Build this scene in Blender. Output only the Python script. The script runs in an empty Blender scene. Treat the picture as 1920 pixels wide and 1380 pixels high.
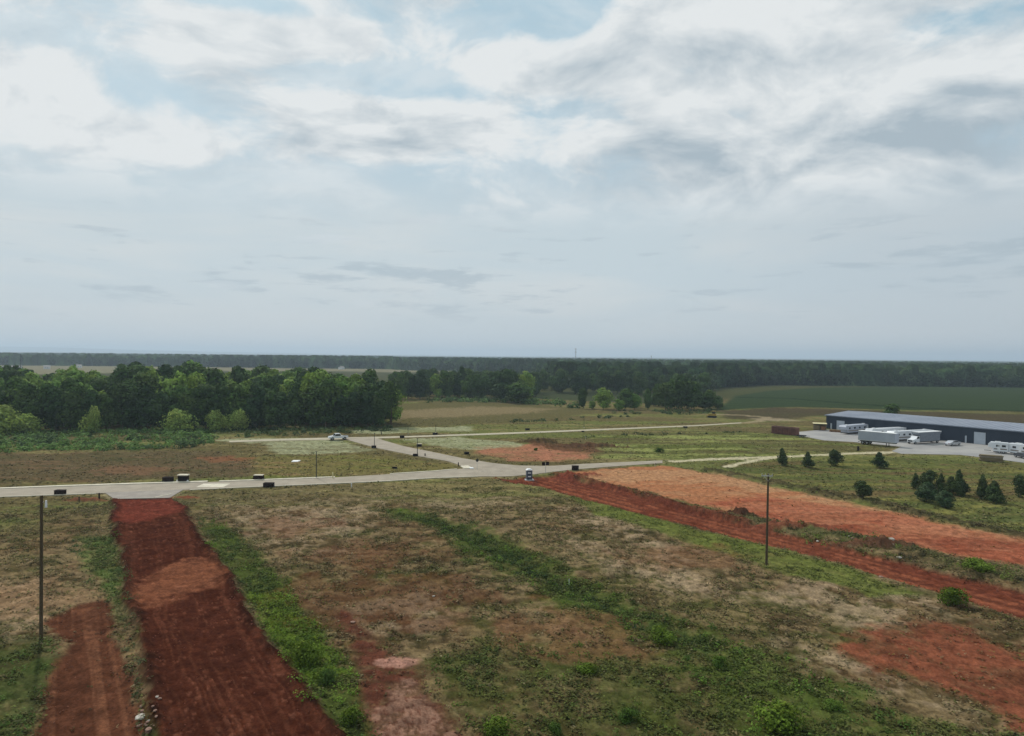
import bpy, bmesh, math, random
import numpy as np
from mathutils import Vector, Matrix, Euler
random.seed(7); RNG = np.random.default_rng(11)
R = math.radians
sc = bpy.context.scene
col = sc.collection

# ------------------------------------------------------------------ camera
CH, FPX, CX, CY = 25.0, 1280.0, 960.0, 690.0
cam = bpy.data.objects.new('camera', bpy.data.cameras.new('camera')); col.objects.link(cam)
cam.data.sensor_width = 36; cam.data.lens = 36*FPX/1920; cam.data.clip_start = .5; cam.data.clip_end = 60000
CM = Matrix.Rotation(R(90-0.98), 3, 'X') @ Matrix.Rotation(R(0.51), 3, 'Z')
cam.matrix_world = Matrix.Translation((0, 0, CH)) @ CM.to_4x4()
sc.camera = cam
def P(px, py, z=0.0):
    d = CM @ Vector(((px-CX)/FPX, -(py-CY)/FPX, -1)); t = (z-CH)/d.z
    return Vector((d.x*t, d.y*t, z))
def PD(px, D, z=0.0):
    d = CM @ Vector(((px-CX)/FPX, 0, -1)); t = D/d.y
    return Vector((d.x*t, D, z))

# ------------------------------------------------------------------ world, sun, exposure
SUN_AZ, SUN_EL = R(-32), R(42)
w = bpy.data.worlds.new('World'); sc.world = w; w.use_nodes = True
class NT:
    def __init__(s, nt): s.nt = nt
    def n(s, t, **k):
        x = s.nt.nodes.new(t)
        for a, b in k.items(): setattr(x, a, b)
        return x
    def put(s, sock, v):
        if isinstance(v, bpy.types.NodeSocket): s.nt.links.new(v, sock)
        else: sock.default_value = v
    def m(s, op, a, b=None, c=None, clamp=False):
        x = s.n('ShaderNodeMath', operation=op, use_clamp=clamp); s.put(x.inputs[0], a)
        if b is not None: s.put(x.inputs[1], b)
        if c is not None: s.put(x.inputs[2], c)
        return x.outputs[0]
    def ss(s, v, a, b):
        x = s.n('ShaderNodeMapRange', interpolation_type='SMOOTHSTEP'); s.put(x.inputs[0], v)
        x.inputs[1].default_value = a; x.inputs[2].default_value = b; return x.outputs[0]
    def mix(s, f, a, b, bt='MIX'):
        x = s.n('ShaderNodeMix', data_type='RGBA', blend_type=bt); s.put(x.inputs[0], f); s.put(x.inputs[6], a); s.put(x.inputs[7], b)
        return x.outputs[2]
    def noise(s, vec, scale, detail=6, rough=.55, dist=0):
        x = s.n('ShaderNodeTexNoise'); s.put(x.inputs['Vector'], vec); x.inputs['Scale'].default_value = scale
        x.inputs['Detail'].default_value = detail; x.inputs['Roughness'].default_value = rough; x.inputs['Distortion'].default_value = dist
        return x.outputs[0]
def lin(c): return tuple((x/255/12.92 if x/255 <= .04045 else ((x/255+.055)/1.055)**2.4) for x in c)
def L4(*c): return lin(c)+(1,)
T = NT(w.node_tree); w.node_tree.nodes.clear()
wo = T.n('ShaderNodeOutputWorld'); bg = T.n('ShaderNodeBackground'); w.node_tree.links.new(bg.outputs[0], wo.inputs[0])
sky = T.n('ShaderNodeTexSky'); sky.sky_type = 'NISHITA'; sky.sun_disc = False
sky.sun_elevation = SUN_EL; sky.sun_rotation = SUN_AZ; sky.altitude = 50; sky.air_density = 1.2; sky.dust_density = 2.5; sky.ozone_density = 1
tc = T.n('ShaderNodeTexCoord'); sp = T.n('ShaderNodeSeparateXYZ'); T.put(sp.inputs[0], tc.outputs['Generated'])
dx, dy, dz = sp.outputs
zc = T.m('MAXIMUM', dz, 0.0)
az = T.m('MULTIPLY', T.m('ARCTAN2', dx, dy), 180/math.pi); el = T.m('MULTIPLY', T.m('ARCSINE', dz), 180/math.pi)
zz = T.m('ADD', zc, .33)
cb = T.n('ShaderNodeCombineXYZ'); T.put(cb.inputs[0], T.m('DIVIDE', dx, zz)); T.put(cb.inputs[1], T.m('MULTIPLY', T.m('DIVIDE', dy, zz), 1.15)); pv = cb.outputs[0]
def blob(px, py, sx, sy, amp):           # soft mass of cloud round one direction of the sky
    a0 = math.degrees(math.atan2(px-CX, FPX)); e0 = math.degrees(math.atan2(668+(px-960)*.009-py, math.hypot(FPX, px-CX)))
    A = T.m('DIVIDE', T.m('SUBTRACT', az, a0), sx/22.3); E = T.m('DIVIDE', T.m('SUBTRACT', el, e0), sy/22.3)
    q = T.m('ADD', T.m('MULTIPLY', A, A), T.m('MULTIPLY', E, E))
    return T.m('MULTIPLY', T.m('EXPONENT', T.m('MULTIPLY', q, -1)), amp)
def addall(x, lst):
    for b in lst: x = T.m('ADD', x, b)
    return x
wn = T.n('ShaderNodeTexNoise'); T.put(wn.inputs['Vector'], pv); wn.inputs['Scale'].default_value = 1.6; wn.inputs['Detail'].default_value = 3
wv = T.n('ShaderNodeVectorMath', operation='MULTIPLY_ADD'); T.put(wv.inputs[0], wn.outputs['Color']); wv.inputs[1].default_value = (.35, .35, 0); T.put(wv.inputs[2], pv); pw = wv.outputs[0]
n1 = T.noise(pw, 3.6, 13, .60, .12)
off = T.n('ShaderNodeVectorMath', operation='ADD'); T.put(off.inputs[0], pw); off.inputs[1].default_value = (-.035, -.075, 0)
n1b = T.noise(off.outputs[0], 3.6, 13, .60, .12)
n2 = T.noise(pv, 1.4, 4, .5)
layout = addall(T.m('ADD', .045, T.m('MULTIPLY', T.m('SUBTRACT', n2, .5), .22)), [
    blob(1060, 25, 75, 70, -.40), blob(450, 8, 150, 18, -.30), blob(950, 40, 110, 40, -.22), blob(780, 168, 150, 22, -.20), blob(610, 130, 90, 25, -.10), blob(300, 165, 110, 55, -.15), blob(220, 190, 40, 50, -.12), blob(60, 275, 90, 30, -.14), blob(1020, 230, 60, 40, -.20), blob(1390, 215, 45, 26, -.20),
    blob(870, 335, 170, 40, -.25), blob(520, 360, 300, 30, -.30), blob(1900, 10, 240, 26, -.25), blob(1885, 250, 60, 30, -.18), blob(190, 372, 300, 12, -.1), blob(100, 70, 60, 16, -.14),
    blob(620, 75, 230, 50, .22), blob(380, 90, 120, 60, .14), blob(330, 275, 240, 40, .14), blob(930, 130, 120, 50, .16), blob(700, 235, 210, 45, .22), blob(1250, 250, 260, 80, .22),
    blob(1700, 160, 260, 140, .24), blob(90, 140, 110, 110, .16), blob(1420, 60, 320, 80, .22), blob(1560, 350, 360, 80, .16), blob(80, 330, 260, 24, .16), blob(1180, 120, 120, 70, .16), blob(850, 15, 120, 16, .1), blob(820, 260, 130, 40, .1)])
cov = T.m('ADD', T.m('MULTIPLY', T.m('SUBTRACT', n1, .5), 1.25), T.m('ADD', layout, .54))
veil = T.m('MULTIPLY', T.ss(T.noise(pw, 2.4, 9, .62, .3), .32, .62), .6)
den = T.m('MULTIPLY', T.m('MAXIMUM', T.ss(cov, .40, .70), veil), T.ss(el, 9.5, 14.5))
thick = T.ss(cov, .52, .95)
# light and grey of the cloud
sh = T.m('MULTIPLY', T.m('SUBTRACT', n1, n1b), 2.6)
n3 = T.noise(pw, 3.0, 10, .60, .3)
lum = addall(T.m('ADD', T.m('ADD', .84, sh), T.m('MULTIPLY', T.m('SUBTRACT', n3, .5), 2.3)), [
    blob(565, 265, 70, 35, -.55), blob(1220, 260, 130, 50, -.42), blob(1440, 130, 170, 60, -.3), blob(1800, 185, 200, 50, -.5), blob(1600, 300, 260, 50, -.3), blob(1880, 330, 120, 100, -.35), blob(1300, 330, 200, 40, -.25), blob(400, 180, 80, 40, -.35), blob(540, 125, 60, 16, -.3),
    blob(600, 80, 210, 60, .25), blob(270, 255, 200, 60, .2), blob(850, 200, 170, 60, .2), blob(1560, 20, 260, 40, .15), blob(1010, 290, 120, 40, .25), blob(120, 230, 200, 100, .15), blob(1300, 190, 200, 25, .2)])
lum = T.m('MAXIMUM', T.m('MINIMUM', lum, 1.0), 0.0)
cloudc = T.mix(lum, L4(170, 185, 195), L4(229, 233, 234))
# the pale hazy lower sky
gap = T.mix(T.ss(el, 5, 28), L4(186, 205, 216), L4(158, 196, 214))
n4 = T.n('ShaderNodeMapping'); T.put(n4.inputs[0], tc.outputs['Generated']); n4.inputs['Scale'].default_value = (2.2, 2.2, 12)
st = T.noise(n4.outputs[0], 1.3, 8, .55, .3)
low = T.mix(T.ss(st, .38, .66), L4(199, 212, 218), L4(211, 218, 220))
low = T.mix(T.m('MULTIPLY', T.ss(az, 8, 34), .55), low, L4(181, 193, 202))
lowamt = T.m('MULTIPLY', T.m('SUBTRACT', 1.0, T.ss(el, 9, 18)), .9)
n5 = T.n('ShaderNodeMapping'); T.put(n5.inputs[0], tc.outputs['Generated']); n5.inputs['Scale'].default_value = (5, 5, 30)
st2 = T.noise(n5.outputs[0], 1.9, 9, .6, .2)
bands = T.m('ADD', st2, addall(T.m('ADD', 0.0, -.06), [blob(700, 515, 330, 14, .12), blob(860, 560, 330, 30, .12), blob(1850, 470, 260, 30, .12), blob(220, 538, 60, 8, .1), blob(1010, 585, 40, 5, .12), blob(1700, 540, 300, 20, .06)]))
band = T.m('MULTIPLY', T.ss(bands, .50, .64), T.m('MULTIPLY', T.ss(el, 1.5, 4), T.m('SUBTRACT', 1.0, T.ss(el, 9, 13))))
puffs = T.ss(T.m('ADD', st2, addall(T.m('ADD', 0.0, -.12), [blob(680, 570, 30, 9, .28), blob(785, 552, 22, 7, .22), blob(610, 445, 70, 14, .22), blob(410, 536, 40, 6, .2), blob(890, 385, 60, 10, .14), blob(1000, 405, 120, 14, .12), blob(820, 415, 60, 12, .12)])), .50, .64)
S1 = T.n('ShaderNodeVectorMath', operation='SCALE'); T.put(S1.inputs[0], sky.outputs[0]); S1.inputs['Scale'].default_value = .09
base = T.mix(.85, S1.outputs[0], gap)
c = T.mix(lowamt, base, low)
c = T.mix(T.m('MULTIPLY', band, .60), c, L4(168, 184, 194))
c = T.mix(T.m('MULTIPLY', puffs, .55), c, L4(210, 219, 224))
c = T.mix(T.m('MULTIPLY', T.m('SUBTRACT', 1.0, T.ss(el, 0, 7)), .6), c, L4(203, 207, 208))
c = T.mix(den, c, cloudc)
S2 = T.n('ShaderNodeVectorMath', operation='SCALE'); T.put(S2.inputs[0], c); S2.inputs['Scale'].default_value = 10.0
w.node_tree.links.new(S2.outputs[0], bg.inputs[0]); bg.inputs[1].default_value = .10
w.cycles.sampling_method = 'MANUAL'; w.cycles.sample_map_resolution = 512

sun = bpy.data.objects.new('sun', bpy.data.lights.new('sun', 'SUN')); col.objects.link(sun)
sun.data.energy = 2.9; sun.data.angle = R(2.0); sun.data.color = (1, .955, .88)
sd = Vector((math.sin(SUN_AZ)*math.cos(SUN_EL), math.cos(SUN_AZ)*math.cos(SUN_EL), math.sin(SUN_EL)))
sun.rotation_euler = sd.to_track_quat('Z', 'Y').to_euler()
sc.view_settings.view_transform = 'Standard'; sc.view_settings.look = 'None'; sc.view_settings.gamma = 1
sc.view_settings.exposure = 0.0; sc.view_settings.use_curve_mapping = False
sc.render.engine = 'CYCLES'
sc.cycles.max_bounces = 4; sc.cycles.diffuse_bounces = 2; sc.cycles.transmission_bounces = 2; sc.cycles.volume_bounces = 0

# ------------------------------------------------------------------ noise (numpy)
def _h(ix, iy, s):
    h = (ix.astype(np.int64)*374761393 + iy.astype(np.int64)*668265263 + s*2147483647) & 0xffffffff
    h = ((h ^ (h >> 13))*1274126177) & 0xffffffff; h = (h ^ (h >> 16)) & 0xffffffff
    return h/4294967295.0
def vn(x, y, s=0):
    ix = np.floor(x); iy = np.floor(y); fx = x-ix; fy = y-iy
    fx = fx*fx*(3-2*fx); fy = fy*fy*(3-2*fy)
    a = _h(ix, iy, s); b = _h(ix+1, iy, s); c_ = _h(ix, iy+1, s); d = _h(ix+1, iy+1, s)
    return (a*(1-fx)+b*fx)*(1-fy)+(c_*(1-fx)+d*fx)*fy
def fbm(x, y, s=0, o=4, g=.5):
    t = 0; a = 1; n = 0
    for i in range(o):
        t = t+a*vn(x*2**i+17.3*i, y*2**i-9.1*i, s+i); n += a; a *= g
    return t/n
def sst(x, a, b):
    t = np.clip((x-a)/(b-a), 0, 1); return t*t*(3-2*t)
def segd(X, Y, a, b):
    ex, ey = b[0]-a[0], b[1]-a[1]; L = ex*ex+ey*ey+1e-9
    t = np.clip(((X-a[0])*ex+(Y-a[1])*ey)/L, 0, 1)
    return np.hypot(X-a[0]-t*ex, Y-a[1]-t*ey)
def polysd(X, Y, poly):                       # >0 inside, metres
    d = np.full(X.shape, 1e9); ins = np.zeros(X.shape, bool); n = len(poly)
    for i in range(n):
        a, b = poly[i], poly[(i+1) % n]; d = np.minimum(d, segd(X, Y, a, b))
        cnd = (a[1] > Y) != (b[1] > Y)
        with np.errstate(divide='ignore', invalid='ignore'):
            xi = (b[0]-a[0])*(Y-a[1])/(b[1]-a[1]+1e-12)+a[0]
        ins ^= cnd & (X < xi)
    return np.where(ins, d, -d)
def lined(X, Y, pl):
    d = np.full(X.shape, 1e9)
    for a, b in zip(pl[:-1], pl[1:]): d = np.minimum(d, segd(X, Y, a, b))
    return d
def W(*pts): return [tuple(P(x, y)[:2]) for x, y in pts]

# ------------------------------------------------------------------ ground layout, as outlines on the ground plane
EMB = W((208, 944), (232, 934), (322, 932), (345, 956), (372, 1000), (400, 1045), (440, 1102), (490, 1180), (540, 1260), (590, 1330), (625, 1385), (760, 1650), (360, 1650), (308, 1385), (290, 1330), (270, 1260), (250, 1160), (236, 1080), (216, 985))
EMBC = [tuple((P(275, 935))[:2]), tuple(P(360, 1150)[:2]), tuple(P(450, 1380)[:2]), tuple(P(540, 1650)[:2])]
STRIP2 = W((100, 1150), (150, 1128), (190, 1122), (212, 1165), (240, 1240), (248, 1310), (252, 1385), (260, 1650), (-60, 1650), (66, 1385), (92, 1290), (118, 1210), (92, 1170))
STRIP3 = W((640, 1150), (700, 1190), (740, 1235), (790, 1270), (850, 1345), (885, 1385), (1050, 1650), (800, 1650), (705, 1385), (672, 1320), (690, 1270), (665, 1210))
PINK3 = W((735, 1285), (775, 1275), (835, 1345), (870, 1390), (960, 1560), (850, 1560), (715, 1385), (690, 1335), (720, 1325))
ROADR = W((935, 899), (985, 892), (1050, 892), (1100, 903), (1180, 922), (1250, 945), (1340, 968), (1440, 994), (1560, 1022), (1680, 1050), (1920, 1108), (2200, 1175), (2900, 1343), (2900, 1440), (2200, 1240), (1920, 1160), (1760, 1107), (1600, 1062), (1440, 1022), (1260, 977), (1160, 952), (1080, 931), (1020, 912), (960, 906))
PADR = W((1060, 888), (1140, 878), (1240, 874), (1330, 887), (1440, 912), (1560, 934), (1700, 964), (1800, 988), (1920, 1014), (2150, 1062), (2900, 1219), (2900, 1273), (2150, 1110), (1920, 1060), (1800, 1042), (1650, 1012), (1550, 998), (1440, 974), (1300, 944), (1180, 914), (1100, 898))
PADRED = W((1320, 945), (1420, 930), (1560, 945), (1700, 968), (1920, 1018), (2150, 1068), (2900, 1225), (2900, 1273), (2150, 1110), (1920, 1060), (1800, 1042), (1650, 1012), (1550, 998), (1440, 974), (1370, 958))
REDLR = W((1540, 1205), (1640, 1180), (1720, 1165), (1810, 1172), (1920, 1220), (2100, 1300), (2100, 1450), (1920, 1368), (1800, 1312), (1660, 1258))
REDMID = W((890, 838), (1000, 832), (1115, 848), (1100, 862), (960, 864), (900, 852))
REDMID2 = W((980, 826), (1040, 829), (1120, 840), (1130, 850), (1060, 845), (985, 834))
GRAV1 = W((500, 832), (560, 826), (640, 824), (668, 836), (704, 845), (620, 851), (530, 853), (506, 846))
GRAV2 = W((752, 823), (860, 819), (920, 826), (985, 832), (985, 838), (900, 842), (840, 840), (800, 832))
GRAV3 = W((660, 806), (760, 802), (880, 800), (885, 808), (760, 812), (664, 813))
GRAV4 = W((400, 826), (470, 822), (560, 822), (620, 824), (560, 828), (470, 831))
TANF = W((740, 757), (860, 752), (960, 756), (1110, 768), (1120, 773), (1000, 790), (860, 797), (740, 800))
TAN2 = W((742, 770), (900, 762), (1040, 766), (1000, 774), (860, 782), (742, 785))
YARD = W((1497, 810), (1540, 806), (1570, 806), (1700, 818), (1990, 850), (1990, 885), (1920, 868), (1860, 860), (1800, 853), (1690, 851), (1672, 846), (1690, 838), (1600, 829), (1545, 826), (1500, 817))
TRACK1 = W((1262, 864), (1440, 857), (1560, 852), (1690, 847))
TRACK3 = W((1345, 777), (1400, 779), (1440, 783), (1425, 790), (1398, 793))
TRACK2 = W((1362, 876), (1410, 863), (1470, 855))
CROP = W((1340, 770), (1380, 742), (1440, 733), (1530, 727), (1700, 725), (2400, 725), (2400, 790), (1920, 771), (1700, 769), (1500, 763), (1400, 766))
CROPL = W((1390, 745), (1480, 747), (1600, 757), (1720, 765), (1920, 771), (2200, 780))
BROWNB = W((1350, 772), (1450, 764), (1600, 768), (1920, 777), (2400, 800), (2400, 830), (1920, 800), (1700, 782), (1540, 780), (1440, 790), (1360, 784))
CROP2 = W((1000, 735), (1110, 733), (1300, 735), (1330, 750), (1200, 757), (1000, 747))
FARTAN = W((-300, 684), (180, 683), (500, 690), (760, 692), (1000, 697), (1000, 700), (700, 697), (400, 695), (200, 700), (-300, 706))
BRUSHL = W((-200, 812), (0, 812), (200, 808), (370, 804), (400, 816), (395, 838), (330, 842), (200, 846), (100, 844), (0, 848), (-200, 852))
BRUSH2 = W((330, 806), (520, 802), (730, 800), (735, 808), (670, 812), (560, 818), (470, 821), (400, 825), (370, 815))
DITCH = W((700, 952), (760, 955), (850, 975), (960, 1010), (1060, 1070), (1150, 1110), (1260, 1150), (1400, 1200), (1540, 1270), (1700, 1330), (1860, 1380), (2300, 1560), (1900, 1650), (1300, 1650), (1380, 1400), (1330, 1330), (1280, 1260), (1220, 1215), (1130, 1180), (1060, 1140), (960, 1085), (900, 1060), (820, 1000))
DITCHD = W((770, 965), (850, 980), (960, 1030), (1050, 1080), (1150, 1125), (1260, 1160), (1360, 1205), (1330, 1225), (1180, 1175), (1060, 1110), (950, 1060), (860, 1010))
LGRASS1 = W((375, 975), (420, 985), (500, 1050), (640, 1230), (690, 1330), (715, 1400), (800, 1600), (700, 1600), (600, 1345), (540, 1250), (460, 1120), (400, 1030))
BRIGHT1 = W((470, 1110), (540, 1120), (600, 1190), (640, 1260), (600, 1290), (550, 1250), (500, 1180))
LGRASS2 = W((1060, 925), (1180, 955), (1280, 985), (1420, 1020), (1600, 1065), (1730, 1112), (1640, 1118), (1440, 1068), (1280, 1010), (1120, 965))
LGL = W((150, 1010), (215, 1005), (232, 1060), (225, 1120), (235, 1180), (215, 1150), (185, 1085), (140, 1060))
LGL2 = W((-200, 1200), (70, 1205), (118, 1195), (110, 1230), (90, 1290), (70, 1380), (40, 1600), (-400, 1600), (-300, 1300))
GREENBR = W((780, 1260), (900, 1200), (1100, 1200), (1280, 1250), (1400, 1340), (1420, 1600), (1100, 1650), (900, 1400))
STRAWS = [W((360, 935), (560, 914), (940, 900), (1000, 955), (720, 948), (640, 1040), (430, 965)), W((1340, 1120), (1500, 1140), (1640, 1190), (1800, 1160), (1760, 1120), (1600, 1085)), W((1400, 1180), (1560, 1220), (1760, 1300), (1900, 1370), (1840, 1372), (1700, 1320), (1520, 1250)),
          W((660, 1130), (800, 1100), (860, 1150), (780, 1200), (680, 1190)), W((1060, 1010), (1300, 1050), (1380, 1130), (1240, 1110), (1120, 1060)), W((560, 925), (800, 915), (930, 930), (840, 945), (560, 960)),
          W((1000, 930), (1180, 975), (1320, 1040), (1200, 1030), (1080, 980)), W((0, 1090), (90, 1100), (95, 1180), (0, 1210)), W((400, 935), (560, 960), (640, 1050), (500, 1030), (420, 970))]
OLIVE_N = W((740, 900), (1000, 905), (1050, 925), (900, 935), (740, 925))
LEFTF = W((-300, 850), (100, 850), (400, 845), (480, 870), (480, 893), (200, 902), (-300, 918))
MIDG = W((480, 858), (700, 852), (860, 872), (850, 880), (620, 893), (480, 898))
GREENR = W((1100, 815), (1400, 808), (1500, 818), (1660, 838), (1600, 850), (1300, 860), (1120, 858), (1130, 838))
RIGHTF = W((1340, 872), (1500, 862), (1700, 858), (1920, 872), (2200, 900), (2200, 1060), (1920, 1000), (1700, 955), (1500, 915))

A_up = [(-260, 926), (-100, 921), (0, 917.5), (100, 913.5), (250, 908.5), (400, 904), (480, 901.5), (620, 896), (730, 889.5), (812, 884.5), (868, 879)]
A_lo = [(-260, 944), (-100, 938), (0, 932), (100, 928.5), (250, 923), (400, 916.5), (480, 913), (620, 907), (730, 902), (812, 896.5), (905, 893.5)]
A_up2 = [(868, 879), (900, 875), (960, 873), (1035, 874), (1085, 870.5), (1160, 867), (1242, 863.5)]
A_lo2 = [(905, 893.5), (935, 894), (965, 893), (1010, 888.5), (1070, 881), (1160, 874), (1242, 868.5)]
B_l = [(640, 821.5), (655, 826), (705, 840), (745, 848), (780, 855), (840, 865), (872, 876), (895, 884)]
B_r = [(700, 820), (716, 825), (755, 836.5), (805, 846.5), (867, 859.5), (930, 869.5), (985, 874), (990, 880)]
C_up = [(430, 826.5), (520, 823), (600, 821), (660, 820), (760, 818), (960, 811), (1160, 803), (1300, 797.5), (1390, 792.2)]
C_lo = [(430, 829.5), (520, 826.5), (600, 825), (660, 824), (760, 820.5), (960, 813.8), (1160, 805.4), (1300, 799.4), (1390, 793.8)]
SPUR = [(196, 924), (214, 936), (318, 934), (345, 918)]
def resamp(pts, n):
    v = [P(x, y) for x, y in pts]; s = [0]
    for a, b in zip(v[:-1], v[1:]): s.append(s[-1]+(b-a).length)
    s = np.array(s); q = np.linspace(0, s[-1], n)
    xs = np.interp(q, s, [p.x for p in v]); ys = np.interp(q, s, [p.y for p in v])
    for _ in range(2):
        xs[1:-1] = (xs[:-2]+2*xs[1:-1]+xs[2:])/4; ys[1:-1] = (ys[:-2]+2*ys[1:-1]+ys[2:])/4
    return list(zip(xs, ys))
roads_poly = [W(*(A_up+A_up2[1:]+list(reversed(A_lo2))+list(reversed(A_lo[:-1])))), W(*(B_l+list(reversed(B_r)))), W(*(C_up+list(reversed(C_lo)))), YARD, W(*SPUR)]

def mixc(c, m, new): return c*(1-m[..., None])+np.asarray(new)*m[..., None]
def LC(*t): return np.array(lin(t))
def fields(X, Y):
    """albedo, height, weed density, weed height and weed greenness at points of the ground"""
    D = np.hypot(X, Y)
    wx = fbm(X*.35, Y*.35, 3, 3)-.5; wy = fbm(X*.35, Y*.35, 8, 3)-.5
    wf = fbm(X*1.6, Y*1.6, 21, 3)-.5
    XX = X+wx*3; YY = Y+wy*3
    nA = fbm(XX*.06, YY*.06, 30, 5, .6); nB = fbm(XX*.22, YY*.22, 40, 5, .62); nC = fbm(X*.9, Y*.9, 50, 4, .65); nD = fbm(X*3.1, Y*3.1, 60, 3, .7)
    near = 1-sst(D, 105, 135)
    # dry weedy ground: brown, olive, straw, toned down near by painted cloud shade
    c = np.zeros(X.shape+(3,))+LC(90, 76, 53)
    c = mixc(c, sst(nB, .42, .60)*.8, LC(74, 76, 40))
    c = mixc(c, sst(nA*.5+nC*.5, .50, .62)*.75, LC(124, 106, 80))
    c = mixc(c, sst(fbm(X*.15, Y*.15, 71, 4), .55, .68)*.45, LC(92, 62, 45))
    c = mixc(c, sst(1-nB*.5-nC*.5, .52, .64)*.5, LC(66, 54, 38))
    nE = fbm(XX*.5, YY*.9, 44, 4, .65); c = mixc(c, sst(nE, .5, .62)*.55, LC(126, 108, 78)); c = mixc(c, sst(1-nE, .52, .64)*.5, LC(54, 52, 30))
    g = .2+sst(nA, .5, .7)*.35*near
    ww = fbm(X*.13, Y*.13, 313, 2)-.5
    def m(poly, s=.8, amp=1.6, ns=None):
        return sst(polysd(X, Y, poly)+(wx*2.2+wf*.9)*amp*(1 if ns is None else ns), -s, s)
    far = sst(D, 110, 150)
    # pale chalky wash
    straw = np.zeros(X.shape)
    for p in STRAWS: straw = np.maximum(straw, m(p, 1.8, 2.2))
    c = mixc(c, straw*sst(nC*.55+nB*.45, .42, .58)*.62, LC(150, 130, 106))
    dens = .55+.0*X; hgt = .5+0*X
    dens = dens*(1-straw*.5)
    # greens
    def green(mask, colr, amt, dn, hh, v=.5):
        nonlocal c, g, dens, hgt
        k = mask*amt*(1-v+v*sst(nB*.5+nC*.5, .36, .56)*1.2).clip(0, 1)
        c = mixc(c, k, colr); g = np.maximum(g, mask); dens = dens*(1-mask)+dn*mask; hgt = hgt*(1-mask)+hh*mask
    green(m(DITCH, 1.6, 2.5), LC(70, 84, 36), .85, 1.0, .8)
    green(m(GREENBR, 3, 3), LC(62, 70, 32), .75, .9, .7, .6)
    green(m(DITCHD, 1.4, 2.2), LC(50, 62, 32), .85, 1.0, 1.1, .3)
    green(m(LGRASS1, .8, 1.0), LC(68, 80, 36), .9, 1.0, .8)
    green(m(BRIGHT1, .8, 1.2), LC(84, 104, 32), .8, 1.0, 1.1, .3)
    green(m(LGRASS2, .8, 1.0), LC(92, 100, 48), .9, .5, .35, .25)
    green(m(LGL, .8, 1.4), LC(78, 96, 48), .8, .9, .7)
    green(m(LGL2, 1.5, 2.0), LC(58, 70, 35), .85, 1.0, .9)
    green(m(OLIVE_N, 2, 2), LC(120, 108, 66), .5, .4, .3)
    # middle distance
    f = sst(D, 112, 130)*(1-sst(D, 380, 430))
    k = f*(1-sst(D, 240, 270)*.0)
    c = mixc(c, k*.75, LC(96, 88, 58))
    st_ = fbm(XX*.022, YY*.13, 90, 5, .62); st2_ = fbm(XX*.035+4, YY*.30, 93, 5, .62)
    c = mixc(c, k*sst(st_, .48, .62)*.7, LC(100, 108, 58)); c = mixc(c, k*sst(st2_, .54, .66)*.6, LC(130, 118, 80))
    mm = m(LEFTF, 2, 2.5); c = mixc(c, mm*.8, LC(88, 76, 56)); c = mixc(c, mm*sst(st2_, .55, .66)*.4, LC(112, 84, 66)); c = mixc(c, mm*sst(st_, .52, .62)*.5, LC(68, 66, 42))
    mm = m(MIDG, 1.5, 2); c = mixc(c, mm*.85, LC(108, 100, 60)); c = mixc(c, mm*sst(st_, .47, .6)*.7, LC(96, 106, 50)); c = mixc(c, mm*sst(st2_, .55, .65)*.6, LC(134, 108, 78))
    mm = m(GREENR, 3, 3); c = mixc(c, mm*.85, LC(88, 94, 50)); c = mixc(c, mm*sst(st2_, .48, .58)*.8, LC(134, 138, 82)); c = mixc(c, mm*sst(1-st_, .52, .64)*.65, LC(88, 78, 54))
    mm = m(RIGHTF, 1.5, 2); c = mixc(c, mm*.9, LC(92, 90, 54)); c = mixc(c, mm*sst(st2_, .51, .62)*.7, LC(124, 120, 66)); c = mixc(c, mm*sst(st_, .52, .62)*.6, LC(74, 84, 46)); c = mixc(c, mm*sst(1-st2_, .56, .66)*.55, LC(106, 84, 60))
    # farther than 400 m
    fr = sst(D, 380, 470); c = mixc(c, fr*.9, LC(66, 70, 44))
    mm = m(TANF, 2, 2); c = mixc(c, mm, LC(92, 86, 56)); mm = m(TAN2, 4, 6); c = mixc(c, mm*.85, LC(124, 110, 82))
    c = mixc(c, m(CROP, 2, .6), LC(50, 62, 40)); row = sst(np.sin((X*.5+Y*.86)*.32)+(nB-.5)*3, .2, .9)
    c = mixc(c, m(CROP, 2, .6)*row*.2, LC(66, 78, 50)); c = mixc(c, m(CROP2, 3, 1), LC(62, 68, 46))
    dl = lined(X, Y, CROPL); c = mixc(c, (1-sst(dl+wx*2, 2.0, 4.0)), LC(32, 44, 26))
    c = mixc(c, m(BROWNB, 3, 2)*.85, LC(68, 60, 46))
    c = mixc(c, m(FARTAN, 6, 3), LC(118, 112, 88))
    # bare and disturbed soil
    red = LC(138, 74, 52); redd = LC(104, 52, 38)
    mm = m(REDMID, 1.5, 2); c = mixc(c, mm*.85*(.6+.4*sst(nB, .4, .6)), LC(156, 104, 82)); dens *= 1-mm*.8
    mm = m(REDMID2, 1.0, 2); c = mixc(c, mm*.9, LC(92, 66, 48))
    for q in (GRAV1, GRAV2, GRAV3, GRAV4):
        mm = m(q, 1.2, 1.8); c = mixc(c, mm*(.45+.5*sst(st2_*.5+nC*.5, .42, .56)), LC(142, 143, 112)); dens *= 1-mm*.8
    ptE = sst(4.2-np.hypot((X-P(1455, 787).x)/3.2, (Y-P(1455, 787).y)*.5)+wx*3, 0, 2.5); c = mixc(c, ptE*.8, LC(148, 134, 110))
    tr3 = 1-sst(lined(X, Y, TRACK3)+wx*2, 1.2, 2.6); c = mixc(c, tr3*.8, LC(146, 132, 106))
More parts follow.
